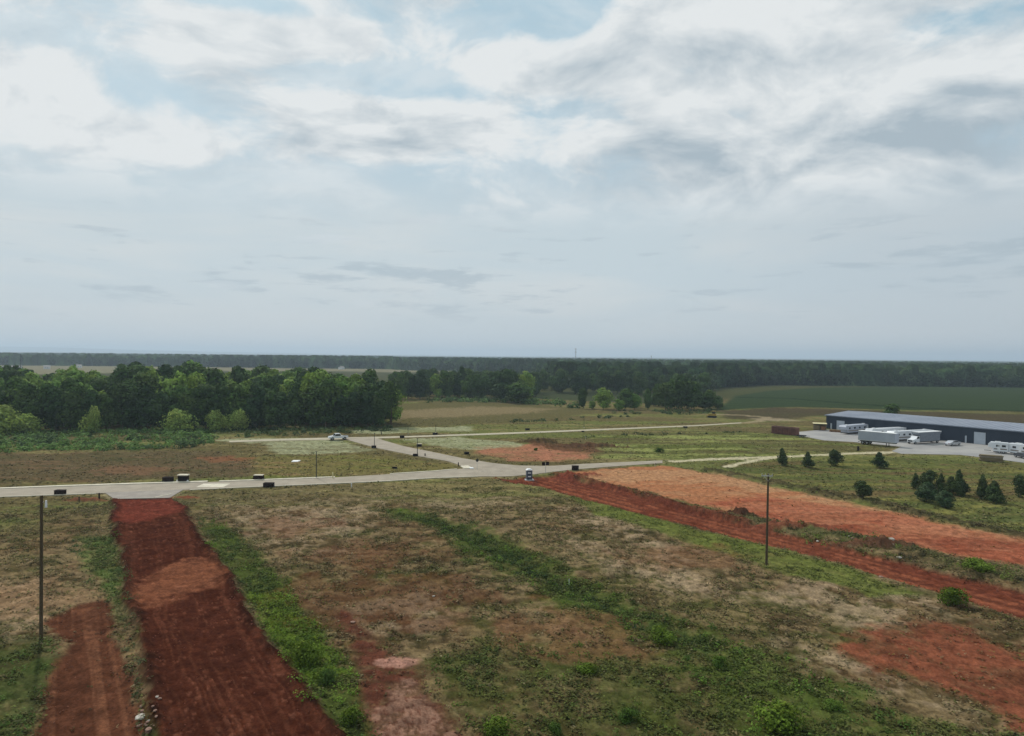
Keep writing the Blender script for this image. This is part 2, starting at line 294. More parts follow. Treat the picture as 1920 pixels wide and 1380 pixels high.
    spots = [(420, 861, 4, LC(140, 86, 62)), (690, 1035, 5, LC(96, 62, 45)), (740, 1120, 7, LC(88, 54, 39)), (1270, 1040, 5, LC(104, 70, 50)), (250, 880, 5, LC(124, 90, 70)), (560, 985, 4, LC(112, 78, 60)), (1080, 1180, 5, LC(116, 80, 60)), (30, 1130, 5, LC(140, 110, 84))]
    for px, py, rr, cc in spots:
        q = P(px, py); mm = sst(rr*(.6+wx)-np.hypot((X-q.x)*.7, Y-q.y)*.5+(nC-.5)*2, -.6, 1.2); c = mixc(c, mm*.5, cc); dens *= 1-mm*.5
    mm = m(REDLR, 1.2, 2.0); k = mm*(.55+.45*sst(nB*.6+nC*.4, .38, .52)); c = mixc(c, k, LC(118, 70, 51)); c = mixc(c, k*sst(1-nB, .5, .62)*.6, LC(88, 48, 35)); dens *= 1-mm*.85
    mm = m(PADR, 1.0, 1.2); q = sst(fbm(XX*.08, YY*.3, 99, 4), .42, .6)
    c = mixc(c, mm, LC(160, 120, 88)); c = mixc(c, mm*q*.6, LC(148, 90, 60)); dens *= 1-mm*.97; g = g*(1-mm)
    mm2 = m(PADRED, 2.2, 2.6)*mm; c = mixc(c, mm2*(.75+.25*q), LC(142, 82, 60)); c = mixc(c, mm2*sst(nB*.5+st2_*.5, .5, .6)*.5, LC(160, 108, 82)); c = mixc(c, mm2*sst(1-st_, .5, .62)*.6, LC(110, 58, 42))
    sR = polysd(X, Y, ROADR)+(wx*.8+wf*.5+ww*1.5); mR = sst(sR, -.35, .35)
    lat = segd(X, Y, ROADR[5], ROADR[10]); ux, uy = np.array(ROADR[10])-np.array(ROADR[5]); ul = math.hypot(ux, uy)
    la = ((X-ROADR[5][0])*uy-(Y-ROADR[5][1])*ux)/ul
    trk = vn(la*2.6, la*0+3, 5)*.6+vn(la*7, (X+Y)*.1, 6)*.4
    c = mixc(c, mR, LC(98, 56, 41)); c = mixc(c, mR*sst(trk, .48, .62)*.75, LC(134, 78, 56)); c = mixc(c, mR*sst(1-nB, .48, .6)*.6, LC(88, 45, 33)); dens *= 1-mR; g = g*(1-mR)
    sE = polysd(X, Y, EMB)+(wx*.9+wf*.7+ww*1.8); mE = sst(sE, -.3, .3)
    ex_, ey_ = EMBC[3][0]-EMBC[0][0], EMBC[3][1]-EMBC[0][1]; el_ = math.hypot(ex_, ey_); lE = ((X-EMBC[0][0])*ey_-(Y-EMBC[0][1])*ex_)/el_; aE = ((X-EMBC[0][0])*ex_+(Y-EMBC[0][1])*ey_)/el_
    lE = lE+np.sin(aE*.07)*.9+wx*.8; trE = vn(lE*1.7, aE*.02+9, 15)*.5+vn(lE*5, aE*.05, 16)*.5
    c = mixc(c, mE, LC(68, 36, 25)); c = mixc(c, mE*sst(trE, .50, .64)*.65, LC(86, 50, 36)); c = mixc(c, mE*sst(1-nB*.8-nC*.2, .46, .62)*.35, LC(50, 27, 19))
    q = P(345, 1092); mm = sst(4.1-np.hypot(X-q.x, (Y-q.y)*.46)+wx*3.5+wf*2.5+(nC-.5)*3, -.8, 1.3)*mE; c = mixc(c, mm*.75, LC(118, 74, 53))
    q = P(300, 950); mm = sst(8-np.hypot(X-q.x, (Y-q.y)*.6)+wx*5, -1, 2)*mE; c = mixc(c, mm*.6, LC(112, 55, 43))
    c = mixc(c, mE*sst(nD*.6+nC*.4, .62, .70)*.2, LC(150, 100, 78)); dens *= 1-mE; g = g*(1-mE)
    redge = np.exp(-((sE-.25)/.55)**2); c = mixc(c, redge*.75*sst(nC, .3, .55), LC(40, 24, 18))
    s2 = polysd(X, Y, STRIP2)+(wx*1.2+wf*.8+ww*2); m2 = sst(s2, -.35, .35)
    l2 = .83*X+.55*Y; tr2 = vn(l2*2.0, Y*.04, 25)*.6+vn(l2*5.5, Y*.08, 26)*.4
    c = mixc(c, m2, LC(84, 52, 37)); c = mixc(c, m2*sst(tr2, .48, .64)*.6, LC(112, 74, 54)); c = mixc(c, m2*sst(1-nB, .5, .62)*.5, LC(66, 40, 29)); dens *= 1-m2*.96; g = g*(1-m2)
    m3 = m(STRIP3, .6, .9); c = mixc(c, m3*(.55+.45*sst(nC, .38, .5)), LC(86, 52, 40)); dens *= 1-m3*.85; g = g*(1-m3)
    mp = m(PINK3, .35, .5); c = mixc(c, mp*(.25+.75*sst(nC*.4+nD*.6, .40, .56))*.85, LC(128, 98, 82)); dens *= 1-mp
    q = P(742, 1241); mm = sst(1.6-np.hypot((X-q.x)*.8, (Y-q.y)*1.5)+wf, -.2, .4); c = mixc(c, mm*.8, LC(166, 124, 108))

    for tk, wd in ((TRACK1, 1.7), (TRACK2, 1.3)):
        mm = 1-sst(lined(X, Y, tk)+wx*1.5+wf*.6, wd*.6, wd*1.2); c = mixc(c, mm*.9, LC(182, 172, 144)); dens *= 1-mm
    # rough weedy bank and spoil round the pad
    q = W((1330, 882), (1440, 904), (1560, 926), (1700, 957), (1800, 981), (1920, 1008), (2150, 1058)); db = lined(X, Y, q)
    mm = (1-sst(db+wx*2, .5, 2.2)); c = mixc(c, mm*.8, LC(66, 60, 42)); bank1 = mm
    q = W((1385, 968), (1480, 990), (1600, 1012), (1700, 1030), (1800, 1062), (1920, 1090), (2150, 1140)); db2 = lined(X, Y, q)
    mm2 = (1-sst(db2+wx*2, 1.2, 3.0)); k = mm2*(.5+.5*sst(nB, .4, .55)); c = mixc(c, k*.85, LC(84, 82, 52)); dens = np.maximum(dens, mm2*.8); bank2 = mm2
    # ----- relief
    rd = np.full(X.shape, -1e9)
    for p in roads_poly: rd = np.maximum(rd, polysd(X, Y, p))
    flat = sst(rd, -3.0, -.4)
    c = mixc(c, sst(rd+wf*1.2, -1.0, -.1)*(1-mE)*(D < 420)*.5, LC(150, 138, 108))
    dens = dens*(1-sst(rd, -.8, -.2))
    z = (fbm(X*.12, Y*.12, 200, 3)-.5)*.7*(1-sst(D, 300, 500)) + (nC-.5)*.30 + (nD-.5)*.14*(1-sst(D, 120, 200))
    z = z*(1-.55*mR)*(1-.4*mm)
    mEz = sst(polysd(X, Y, EMB)+wf*.6+ww*1.8+wx*.9, -.75, .35)
    z = z + mEz*(.42-.5*(nC-.5)*0) + mEz*(trE-.5)*.22 + redge*.28*(.4+nC) - sst(s2, -.3, .5)*.18 + m2*(tr2-.5)*.16
    mRz = sst(polysd(X, Y, ROADR)+wf*.4, -.5, .6)
    z = z - mRz*.45 + mR*(trk-.5)*.16
    # low spoil ridge on the far side of the cut and beside the pad
    q = W((1040, 889), (1100, 901), (1180, 920), (1250, 943), (1340, 966), (1400, 981)); dr = lined(X, Y, q)
    rg = (1-sst(dr+wf*.8, .2, 1.6)); z = z + rg*(.55+.5*(nC-.5)); c = mixc(c, rg*.8, LC(96, 50, 38))
    for (px, py, rx, ry, hh, cc) in ((1390, 967, 2.3, 1.4, .95, LC(74, 46, 36)), (1345, 961, 2, 1, .4, LC(110, 62, 46)), (1470, 990, 9, 1.6, .7, LC(112, 66, 50)), (1640, 1024, 6, 1.6, .7, LC(88, 60, 46)), (1090, 893, 5, 1.5, .9, LC(112, 60, 46)), (1060, 896, 4, 1.4, .6, LC(112, 60, 46)),
                                     (950, 899, 4, 1.0, .4, LC(100, 56, 42)), (985, 903, 5, .9, .5, LC(92, 48, 36)), (1100, 838, 14, 2.2, 1.3, LC(84, 62, 46)), (1010, 830, 7, 2.2, 1.3, LC(78, 66, 44)), (272, 937.5, 6.0, .8, .30, LC(58, 50, 48)), (165, 939, 4.5, 1.0, .5, LC(112, 72, 54)), (350, 932, 2.5, .8, .5, LC(118, 66, 50)), (605, 974, 2.6, .5, .35, LC(80, 58, 44))):
        q = P(px, py); dd = 1-np.hypot((X-q.x)/rx, (Y-q.y)/ry)+wf*.9+wx*.5
        k = sst(dd, 0, .7); z = z + k*hh*(.75+.9*(nC-.5)); c = mixc(c, sst(dd, -.1, .25)*.9, cc); dens *= 1-k
    z = z + bank1*(.35+1.2*(nC-.4).clip(0, 1)) + bank2*(.25+.9*(nC-.45).clip(0, 1))
    md = m(DITCHD, 2.5, 1.5); z = z - md*.5
    z = z*(1-flat) - flat*.03
    z = np.where(D > 900, z*0-.05, z)
    # stones and grit show as small light and dark flecks
    c = c*(1+.5*(nD-.5)[..., None]*(1-sst(D, 150, 300))[..., None])
    return np.clip(c, .004, 1), z, np.clip(dens, 0, 1), hgt, np.clip(g, 0, 1)

# ------------------------------------------------------------------ helpers for objects
def tag(o, label=None, cat=None, group=None, kind=None):
    if label: o['label'] = label
    if cat: o['category'] = cat
    if group: o['group'] = group
    if kind: o['kind'] = kind
    return o
def link(name, me, mat, parent=None):
    o = bpy.data.objects.new(name, me); col.objects.link(o)
    if mat and not me.materials: me.materials.append(mat)
    if parent: o.parent = parent
    return o
def empty(name, loc=(0, 0, 0), rz=0):
    o = bpy.data.objects.new(name, None); col.objects.link(o); o.location = loc; o.rotation_euler = (0, 0, rz); o.empty_display_size = .3
    return o
def kids(o): return [c_ for c_ in bpy.data.objects if c_.parent == o]
def copy_tree(root, loc, rz=0, scale=(1, 1, 1), children=None):
    c_ = root.copy(); col.objects.link(c_); c_.location = loc; c_.rotation_euler = (0, 0, rz); c_.scale = scale
    for ch, gs in children:
        d = ch.copy(); col.objects.link(d); d.parent = c_
        for g_ in gs:
            e = g_.copy(); col.objects.link(e); e.parent = d
    return c_
def tree_of(root): return [(ch, kids(ch)) for ch in kids(root)]
class MB:
    def __init__(s): s.bm = bmesh.new()
    def box(s, x0, x1, y0, y1, z0, z1, bev=0, taper=None):
        vs = [s.bm.verts.new(p) for p in ((x0, y0, z0), (x1, y0, z0), (x1, y1, z0), (x0, y1, z0), (x0, y0, z1), (x1, y0, z1), (x1, y1, z1), (x0, y1, z1))]
        if taper:
            for v in vs[4:]: v.co.x = (v.co.x-(x0+x1)/2)*taper+(x0+x1)/2; v.co.y = (v.co.y-(y0+y1)/2)*taper+(y0+y1)/2
        fs = [s.bm.faces.new([vs[i] for i in f]) for f in ((0, 3, 2, 1), (4, 5, 6, 7), (0, 1, 5, 4), (1, 2, 6, 5), (2, 3, 7, 6), (3, 0, 4, 7))]
        if bev: bmesh.ops.bevel(s.bm, geom=list({e for f in fs for e in f.edges}), offset=bev, segments=2, profile=.6, affect='EDGES')
        return s
    def prism(s, pts, y0, y1, bev=0):       # outline in x-z, swept along y
        a = [s.bm.verts.new((x, y0, z)) for x, z in pts]; b = [s.bm.verts.new((x, y1, z)) for x, z in pts]; n = len(pts)
        fs = [s.bm.faces.new(a), s.bm.faces.new(b[::-1])]+[s.bm.faces.new((a[i], b[i], b[(i+1) % n], a[(i+1) % n])) for i in range(n)]
        if bev: bmesh.ops.bevel(s.bm, geom=list({e for f in fs for e in f.edges}), offset=bev, segments=2, profile=.6, affect='EDGES')
        return s
    def tube(s, p, q, r0, r1=None, n=10):
        r1 = r0 if r1 is None else r1; p = Vector(p); q = Vector(q); d = (q-p).normalized()
        u = d.orthogonal().normalized(); v = d.cross(u)
        a = [s.bm.verts.new(p+(u*math.cos(2*math.pi*i/n)+v*math.sin(2*math.pi*i/n))*r0) for i in range(n)]
        b = [s.bm.verts.new(q+(u*math.cos(2*math.pi*i/n)+v*math.sin(2*math.pi*i/n))*r1) for i in range(n)]
        for i in range(n): s.bm.faces.new((a[i], a[(i+1) % n], b[(i+1) % n], b[i]))
        s.bm.faces.new(a[::-1]); s.bm.faces.new(b); return s
    def build(s, name, mat, parent=None, loc=None):
        bmesh.ops.recalc_face_normals(s.bm, faces=s.bm.faces); me = bpy.data.meshes.new(name); s.bm.to_mesh(me); s.bm.free()
        o = link(name, me, mat, parent)
        if loc: o.location = loc
        return o
def mat(name, c1, c2=None, rough=.7, scale=2.0, metal=0, bump=0, spec=.3, streak=None, attr=False, coat=0):
    m_ = bpy.data.materials.new(name); m_.use_nodes = True; t = NT(m_.node_tree); b = m_.node_tree.nodes['Principled BSDF']
    tcn = t.n('ShaderNodeTexCoord'); vec = tcn.outputs['Object']
    if streak:
        mp = t.n('ShaderNodeMapping'); t.put(mp.inputs[0], vec); mp.inputs['Scale'].default_value = streak; vec = mp.outputs[0]
    nz = t.noise(vec, scale, 6, .6)
    cc = t.mix(t.ss(nz, .35, .68), L4(*c1), L4(*(c2 or c1)))
    t.put(b.inputs['Base Color'], cc); b.inputs['Roughness'].default_value = rough; b.inputs['Metallic'].default_value = metal
    b.inputs['Specular IOR Level'].default_value = spec; b.inputs['Coat Weight'].default_value = coat
    if bump:
        bn = t.n('ShaderNodeBump'); bn.inputs['Strength'].default_value = bump; bn.inputs['Distance'].default_value = .05
        t.put(bn.inputs['Height'], nz); t.put(b.inputs['Normal'], bn.outputs[0])
    return m_
def quadmesh(name, V, C=None):                # V (N,4,3) quads, C (N,3) linear colour
    n = len(V); me = bpy.data.meshes.new(name); me.vertices.add(n*4); me.vertices.foreach_set('co', V.reshape(-1).astype(np.float32))
    me.loops.add(n*4); me.loops.foreach_set('vertex_index', np.arange(n*4, dtype=np.int32))
    me.polygons.add(n); me.polygons.foreach_set('loop_start', np.arange(0, n*4, 4, dtype=np.int32)); me.polygons.foreach_set('loop_total', np.full(n, 4, dtype=np.int32))
    if C is not None:
        a = me.attributes.new('tint', 'FLOAT_COLOR', 'FACE'); a.data.foreach_set('color', np.concatenate([C, np.ones((n, 1))], 1).reshape(-1).astype(np.float32))
    me.update(); me.validate(); return me
def leafquads(Pt, N, S, rng, asp=.7):
    n = len(Pt); r = rng.normal(size=(n, 3)); u = np.cross(N, r); u /= np.linalg.norm(u, axis=1, keepdims=True)+1e-9; v = np.cross(N, u)
    a = u*S[:, None]*.5; b = v*S[:, None]*.5*asp
    return np.stack([Pt-a*.55-b, Pt+a*.55-b*.7, Pt+a+b*.6, Pt-a*.7+b], 1)
def gridmesh(name, X, Y, Z, C=None, smooth=True, wrap=False):
    nr, nc = X.shape; me = bpy.data.meshes.new(name); me.vertices.add(nr*nc)
    me.vertices.foreach_set('co', np.stack([X, Y, Z], -1).reshape(-1).astype(np.float32))
    idx = np.arange(nr*nc).reshape(nr, nc)
    if wrap: idx = np.concatenate([idx, idx[:, :1]], 1)
    q = np.stack([idx[:-1, :-1], idx[:-1, 1:], idx[1:, 1:], idx[1:, :-1]], -1).reshape(-1, 4)[:, ::-1]
    n = len(q); me.loops.add(n*4); me.loops.foreach_set('vertex_index', q.reshape(-1).astype(np.int32))
    me.polygons.add(n); me.polygons.foreach_set('loop_start', np.arange(0, n*4, 4, dtype=np.int32)); me.polygons.foreach_set('loop_total', np.full(n, 4, dtype=np.int32))
    me.polygons.foreach_set('use_smooth', np.full(n, smooth))
    if C is not None:
        a = me.attributes.new('tint', 'FLOAT_COLOR', 'POINT'); a.data.foreach_set('color', np.concatenate([C, np.ones(C.shape[:2]+(1,))], -1).reshape(-1).astype(np.float32))
    me.update(); me.validate(); return me

# ------------------------------------------------------------------ ground
th = np.concatenate([np.linspace(-180, -46, 60, endpoint=False), np.linspace(-46, -40, 24, endpoint=False), np.linspace(-40, 40, 760, endpoint=False), np.linspace(40, 46, 24, endpoint=False), np.linspace(46, 180, 60, endpoint=False)])
rr = [.5]
while rr[-1] < 16: rr.append(rr[-1]*1.12+.3)
while rr[-1] < 36: rr.append(rr[-1]*1.013)
while rr[-1] < 300: rr.append(rr[-1]*1.0058)
while rr[-1] < 700: rr.append(rr[-1]*1.011)
while rr[-1] < 14000: rr.append(rr[-1]*1.045)
rr = np.array(rr); TH, RR = np.meshgrid(np.radians(th), rr); GX = RR*np.sin(TH); GY = RR*np.cos(TH)
GC, GZ, _d, _h1, _g = fields(GX, GY)
gm = gridmesh('ground', GX, GY, GZ, GC, True, True)
mg = bpy.data.materials.new('ground'); mg.use_nodes = True; t = NT(mg.node_tree); b = mg.node_tree.nodes['Principled BSDF']
at = t.n('ShaderNodeAttribute', attribute_name='tint'); geo = t.n('ShaderNodeNewGeometry'); pos = geo.outputs['Position']
na = t.noise(pos, .9, 8, .65); nb = t.noise(pos, 5.0, 5, .65)
cd = t.mix(t.ss(na, .3, .7), (.66, .66, .66, 1), (1.3, 1.29, 1.26, 1)); cd2 = t.mix(t.ss(nb, .3, .7), (.75, .75, .75, 1), (1.22, 1.22, 1.22, 1))
cc = t.mix(1.0, at.outputs['Color'], cd, 'MULTIPLY'); cc = t.mix(1.0, cc, cd2, 'MULTIPLY')
t.put(b.inputs['Base Color'], cc); b.inputs['Roughness'].default_value = 1; b.inputs['Specular IOR Level'].default_value = 0
bn = t.n('ShaderNodeBump'); bn.inputs['Strength'].default_value = .7; bn.inputs['Distance'].default_value = .12
t.put(bn.inputs['Height'], t.m('ADD', t.m('MULTIPLY', na, .7), t.m('MULTIPLY', nb, .35))); t.put(b.inputs['Normal'], bn.outputs[0])
tag(link('ground', gm, mg), kind='structure')

# ------------------------------------------------------------------ roads
M_asph = mat('pale_asphalt', (140, 130, 114), (156, 145, 128), .9, .35, bump=.1)
M_asph2 = mat('new_asphalt', (132, 124, 115), (148, 140, 129), .9, .5, bump=.1)
M_conc = mat('concrete', (186, 178, 158), (208, 200, 180), .85, .8)
M_chip = mat('gravel', (160, 152, 130), (178, 168, 144), .95, .6, bump=.15)
M_yard = mat('yard_concrete', (138, 136, 134), (156, 153, 148), .85, .12, bump=.08)
def roadmesh(name, e0, e1, z, m_, n=80, across=4):
    a = resamp(e0, n); b_ = resamp(e1, n); bm = bmesh.new(); rows = []
    for p, q in zip(a, b_): rows.append([bm.verts.new((p[0]+(q[0]-p[0])*k/across, p[1]+(q[1]-p[1])*k/across, z)) for k in range(across+1)])
    for r0, r1 in zip(rows[:-1], rows[1:]):
        for k in range(across): bm.faces.new((r0[k], r0[k+1], r1[k+1], r1[k]))
    bmesh.ops.recalc_face_normals(bm, faces=bm.faces); me = bpy.data.meshes.new(name); bm.to_mesh(me); bm.free()
    return tag(link(name, me, m_), kind='structure')
roadmesh('road', A_up+A_up2[1:], A_lo+A_lo2[1:], .050, M_asph, 140)
roadmesh('side_road', B_l, B_r, .054, M_asph, 60)
roadmesh('back_road', C_up, C_lo, .046, M_chip, 120)
roadmesh('road_spur', [SPUR[0], SPUR[1]], [SPUR[3], SPUR[2]], .058, M_asph2, 12)
bm = bmesh.new(); f = bm.faces.new([bm.verts.new((x, y, .05)) for x, y in YARD]); bmesh.ops.triangulate(bm, faces=[f]); me = bpy.data.meshes.new('yard_paving'); bm.to_mesh(me); bm.free()
tag(link('yard_paving', me, M_yard), kind='structure')
def ribbon(name, pts, wid, z0, z1, m_, n=60, off=0.0):
    c_ = resamp(pts, n); bm = bmesh.new(); rows = []
    for i, (x, y) in enumerate(c_):
        a = c_[max(i-1, 0)]; b2 = c_[min(i+1, n-1)]; d = Vector((b2[0]-a[0], b2[1]-a[1])).normalized(); nn = Vector((-d.y, d.x))
        p = Vector((x, y))+nn*off; q = p+nn*wid
        rows.append([bm.verts.new((p.x, p.y, z0)), bm.verts.new((p.x, p.y, z1)), bm.verts.new((q.x, q.y, z1)), bm.verts.new((q.x, q.y, z0))])
    for r0, r1 in zip(rows[:-1], rows[1:]):
        for k in range(3): bm.faces.new((r0[k], r1[k], r1[k+1], r0[k+1]))
    bm.faces.new(rows[0]); bm.faces.new(rows[-1][::-1]); bmesh.ops.recalc_face_normals(bm, faces=bm.faces); me = bpy.data.meshes.new(name); bm.to_mesh(me); bm.free()
    return tag(link(name, me, m_), kind='structure')
ribbon('kerb', [(-260, 926), (-100, 921), (0, 917.5), (100, 913.5), (250, 908.5), (388, 904.4)], 1.0, 0, .17, M_conc, 60, .02)
ribbon('kerb', [(410, 903.7), (480, 901.5), (560, 898.4), (628, 895.7)], .8, 0, .16, M_conc, 30, .02)
ribbon('kerb', [(732, 889.3), (812, 884.4), (858, 880.3)], .5, 0, .14, M_conc, 20, .02)
ribbon('kerb', [(-260, 944), (-100, 938), (0, 932), (100, 928.5), (180, 925.6)], -.25, 0, .13, M_conc, 30, -.02)
ribbon('kerb', [(356, 918.8), (480, 913), (620, 907), (730, 902), (812, 896.5), (895, 893.7)], -.3, 0, .13, M_conc, 60, -.02)

# ------------------------------------------------------------------ foliage material
def foliage(name, c1, c2, trans=.18, tint=True):
    m_ = bpy.data.materials.new(name); m_.use_nodes = True; t = NT(m_.node_tree); b = m_.node_tree.nodes['Principled BSDF']
    oi = t.n('ShaderNodeObjectInfo'); cc = t.mix(oi.outputs['Random'], L4(*c1), L4(*c2))
    at = t.n('ShaderNodeAttribute', attribute_name='tint'); cc = t.mix(1.0, cc, at.outputs['Color'], 'MULTIPLY')
    t.put(b.inputs['Base Color'], cc); b.inputs['Roughness'].default_value = .8; b.inputs['Specular IOR Level'].default_value = .05
    tr = t.n('ShaderNodeBsdfTranslucent'); t.put(tr.inputs[0], cc); mx = t.n('ShaderNodeMixShader'); mx.inputs[0].default_value = trans
    out = m_.node_tree.nodes['Material Output']; t.nt.links.new(b.outputs[0], mx.inputs[1]); t.nt.links.new(tr.outputs[0], mx.inputs[2]); t.nt.links.new(mx.outputs[0], out.inputs[0])
    return m_
F_dark = foliage('dark_shaded_leaves', (50, 70, 42), (78, 100, 50), .06)  # dark tone also carries the shaded front of the grove
F_mid = foliage('mid_sunlit_leaves', (96, 126, 58), (124, 148, 68), .10)  # brighter tone also carries the sunlit tops inside the grove
F_light = foliage('willow_leaves', (132, 154, 80), (150, 170, 92), .3)
F_cedar = foliage('cedar_needles', (56, 74, 46), (70, 84, 52), .08)
F_cedar2 = foliage('grey_cedar_needles', (66, 86, 58), (72, 90, 62), .08)
F_tint = foliage('weeds', (255, 255, 255), (255, 255, 255), .22)
M_bark = mat('bark', (84, 72, 58), (110, 96, 78), .9, 6, bump=.5)

def crown_mesh(name, h0, h1, rad, nl, nq, size, seed, shape='round', droop=0):
    rg = np.random.default_rng(seed); Ps = []; Ns = []; Cs = []
    H = h1-h0
    for i in range(nl):
        k = (i+.5)/nl; zc_ = h0+H*(.12+.80*k)
        env = (math.sin(math.pi*min(.98, .15+k*.80))**.6 if shape == 'round' else (1-k)**.75*1.0+.10 if shape == 'cone' else math.sin(math.pi*(.2+.72*k))**.8)
        R_ = rad*env; a = rg.uniform(0, 2*math.pi)*1+i*2.4; off_ = R_*rg.uniform(.25, .68)
        cx_, cy_ = math.cos(a)*off_, math.sin(a)*off_; lr = R_*rg.uniform(.42, .62)+.12*rad; lz = lr*rg.uniform(.6, .95)
        if shape == 'cone': lz = max(lz, H/nl*1.4)
        n = int(nq/nl*(.4+env)); d = rg.normal(size=(n, 3)); d[:, 2] += .25; d /= np.linalg.norm(d, axis=1, keepdims=True)
        q = rg.uniform(.55, 1.05, n)[:, None]**.6
        lump = 1+.18*np.sin(d[:, :1]*7+i)+.15*np.sin(d[:, 1:2]*9+i*2)
        p = d*q*lump*np.array([lr, lr, lz])+np.array([cx_, cy_, zc_]); p[:, 2] -= droop*np.hypot(d[:, 0], d[:, 1])*lr*.5
        nn = d+rg.normal(size=(n, 3))*.38; nn[:, 2] += .10; nn /= np.linalg.norm(nn, axis=1, keepdims=True)
        cc = np.array([1, 1, 1])*rg.uniform(.78, 1.2)*np.array([rg.uniform(.92, 1.14), 1, rg.uniform(.85, 1.08)])
        Ps.append(p); Ns.append(nn); Cs.append(cc*rg.uniform(.72, 1.3, n)[:, None])
    Pt = np.concatenate(Ps); N = np.concatenate(Ns); C = np.concatenate(Cs); Pt[:, 2] = np.maximum(Pt[:, 2], h0*.6)
    return quadmesh(name, leafquads(Pt, N, size*rg.uniform(.6, 1.35, len(Pt)), rg), C)
def trunk_obj(h, r, seed, parent, limbs=5, spread=2.5, top=.75):
    rg = random.Random(seed); m_ = MB(); pts = [Vector((0, 0, -.2))]
    for k in range(1, 5): pts.append(Vector((rg.uniform(-.2, .2)*k*h*.03, rg.uniform(-.2, .2)*k*h*.03, h*top*k/4)))
    for k in range(4): m_.tube(pts[k], pts[k+1], r*(1-.2*k), r*(1-.2*(k+1)), 8)
    for i in range(limbs):
        b0 = pts[2].lerp(pts[4], i/limbs); a = i*2.4+rg.random(); e = b0+Vector((math.cos(a)*spread, math.sin(a)*spread, h*.16))
        m_.tube(b0, b0.lerp(e, .5)+Vector((0, 0, -.1)), r*.4, r*.25, 6); m_.tube(b0.lerp(e, .5)+Vector((0, 0, -.1)), e, r*.25, r*.08, 6)
    return m_.build('trunk', M_bark, parent)
def make_tree(name, h, rad, base, nl, nq, size, seed, fm, shape='round', droop=0, tr=.28):
    e = empty(name); trunk_obj(h, tr, seed, e, 5, rad*.55); c_ = link('crown', crown_mesh('crown', base, h, rad, nl, nq, size, seed, shape, droop), fm, e)
    return e, tree_of(e)
PROTO = []
def use(proto, loc, rz, s, label, cat, group=None, name=None):
    root, ch = proto
    if not root.get('used'):
        root['used'] = 1; o = root; o.location = loc; o.rotation_euler = (0, 0, rz); o.scale = s if isinstance(s, tuple) else (s, s, s)
        o['used'] = 1
    else:
        o = copy_tree(root, loc, rz, s if isinstance(s, tuple) else (s, s, s), ch)
    tag(o, label, cat, group); PROTO.append(o)
    return o
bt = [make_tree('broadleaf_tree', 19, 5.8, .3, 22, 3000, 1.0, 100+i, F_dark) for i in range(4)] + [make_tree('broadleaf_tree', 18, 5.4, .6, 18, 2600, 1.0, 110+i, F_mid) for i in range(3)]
oak = make_tree('broadleaf_tree', 17, 5.0, 6.0, 12, 1500, .9, 130, F_dark)
wil = [make_tree('willow_tree', 8.0, 4.3, .5, 13, 2000, .55, 140+i, F_light, 'round', .6, .18) for i in range(2)]

ORD = ['first', 'second', 'third', 'fourth', 'fifth', 'sixth', 'seventh', 'eighth', 'ninth', 'tenth', 'eleventh', 'twelfth', 'thirteenth', 'fourteenth', 'fifteenth', 'sixteenth', 'seventeenth', 'eighteenth', 'nineteenth', 'twentieth']
ORD += ['twenty '+o_ for o_ in ORD[:9]]+['thirtieth']+['thirty '+o_ for o_ in ORD[:9]]+['fortieth']+['forty '+o_ for o_ in ORD[:9]]
# the grove on the left, front edge about 215-240 m away
def front(px): return np.interp(px, [-250, 0, 300, 700, 735], [205, 214, 222, 236, 238])
rs = random.Random(5); placed = []
def ok(x, y, d):
    return all((x-a)**2+(y-b)**2 > d*d for a, b in placed)
cnt = 0
px = -190; nfr = 0
while px < 735:                                     # front row, darker leaves only, its shade put into the colour
    D = front(px)+rs.uniform(0, 3); p = PD(px, D); s = rs.uniform(.60, .84)
    if rs.random() < .22: s *= 1.14
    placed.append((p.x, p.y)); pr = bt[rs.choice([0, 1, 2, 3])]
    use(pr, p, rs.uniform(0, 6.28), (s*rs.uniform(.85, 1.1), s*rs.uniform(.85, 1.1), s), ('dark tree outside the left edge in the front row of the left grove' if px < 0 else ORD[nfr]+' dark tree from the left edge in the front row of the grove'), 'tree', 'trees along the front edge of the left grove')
    nfr += px >= 0; px += rs.uniform(20, 32)
tries = 0
while cnt < 185 and tries < 9000:
    tries += 1; px = rs.uniform(-230, 735); D = front(px)+6+108*rs.random()**.9
    if px > 560: D = min(D, front(px)+10+rs.random()*60*(760-px)/200)
    p = PD(px, D)
    if not ok(p.x, p.y, 6.6): continue
    placed.append((p.x, p.y)); cnt += 1; s = rs.uniform(.78, .98)+.12*min(1, (D-front(px))/90)
    if px < 110: s *= .88
    s *= 1+.10*math.sin(px*.021+1.2)+.07*math.sin(px*.055)
    pr = bt[rs.choice([0, 1, 2, 3, 4, 5, 6, 4, 5])]  # brighter leaves favoured inside, sunlight on the tops put into the colour
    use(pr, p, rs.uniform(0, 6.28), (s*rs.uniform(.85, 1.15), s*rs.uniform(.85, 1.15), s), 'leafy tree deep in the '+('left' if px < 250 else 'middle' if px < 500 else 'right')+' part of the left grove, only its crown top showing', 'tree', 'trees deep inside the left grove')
for px, hh, lb in ((305, 1.1, 'highest rounded crown of the left grove, left of its middle'), (330, 1.08, 'dark crown just right of the highest one in the grove'), (575, 1.03, 'dark crown standing up at the start of the right third of the grove'), (240, 1.06, 'dark crown rising left of the highest one in the grove'), (395, 1.05, 'broad dark crown rising right of the highest pair in the grove'), (690, 1.02, 'dark crown rising near the right end of the grove'), (445, 1.06, 'dark crown above the pair of light green willows')):
    p = PD(px, front(px)+rs.uniform(35, 60)); use(bt[rs.randrange(4)], p, rs.uniform(0, 6), (1, 1, hh), lb, 'tree', 'tallest trees of the left grove')
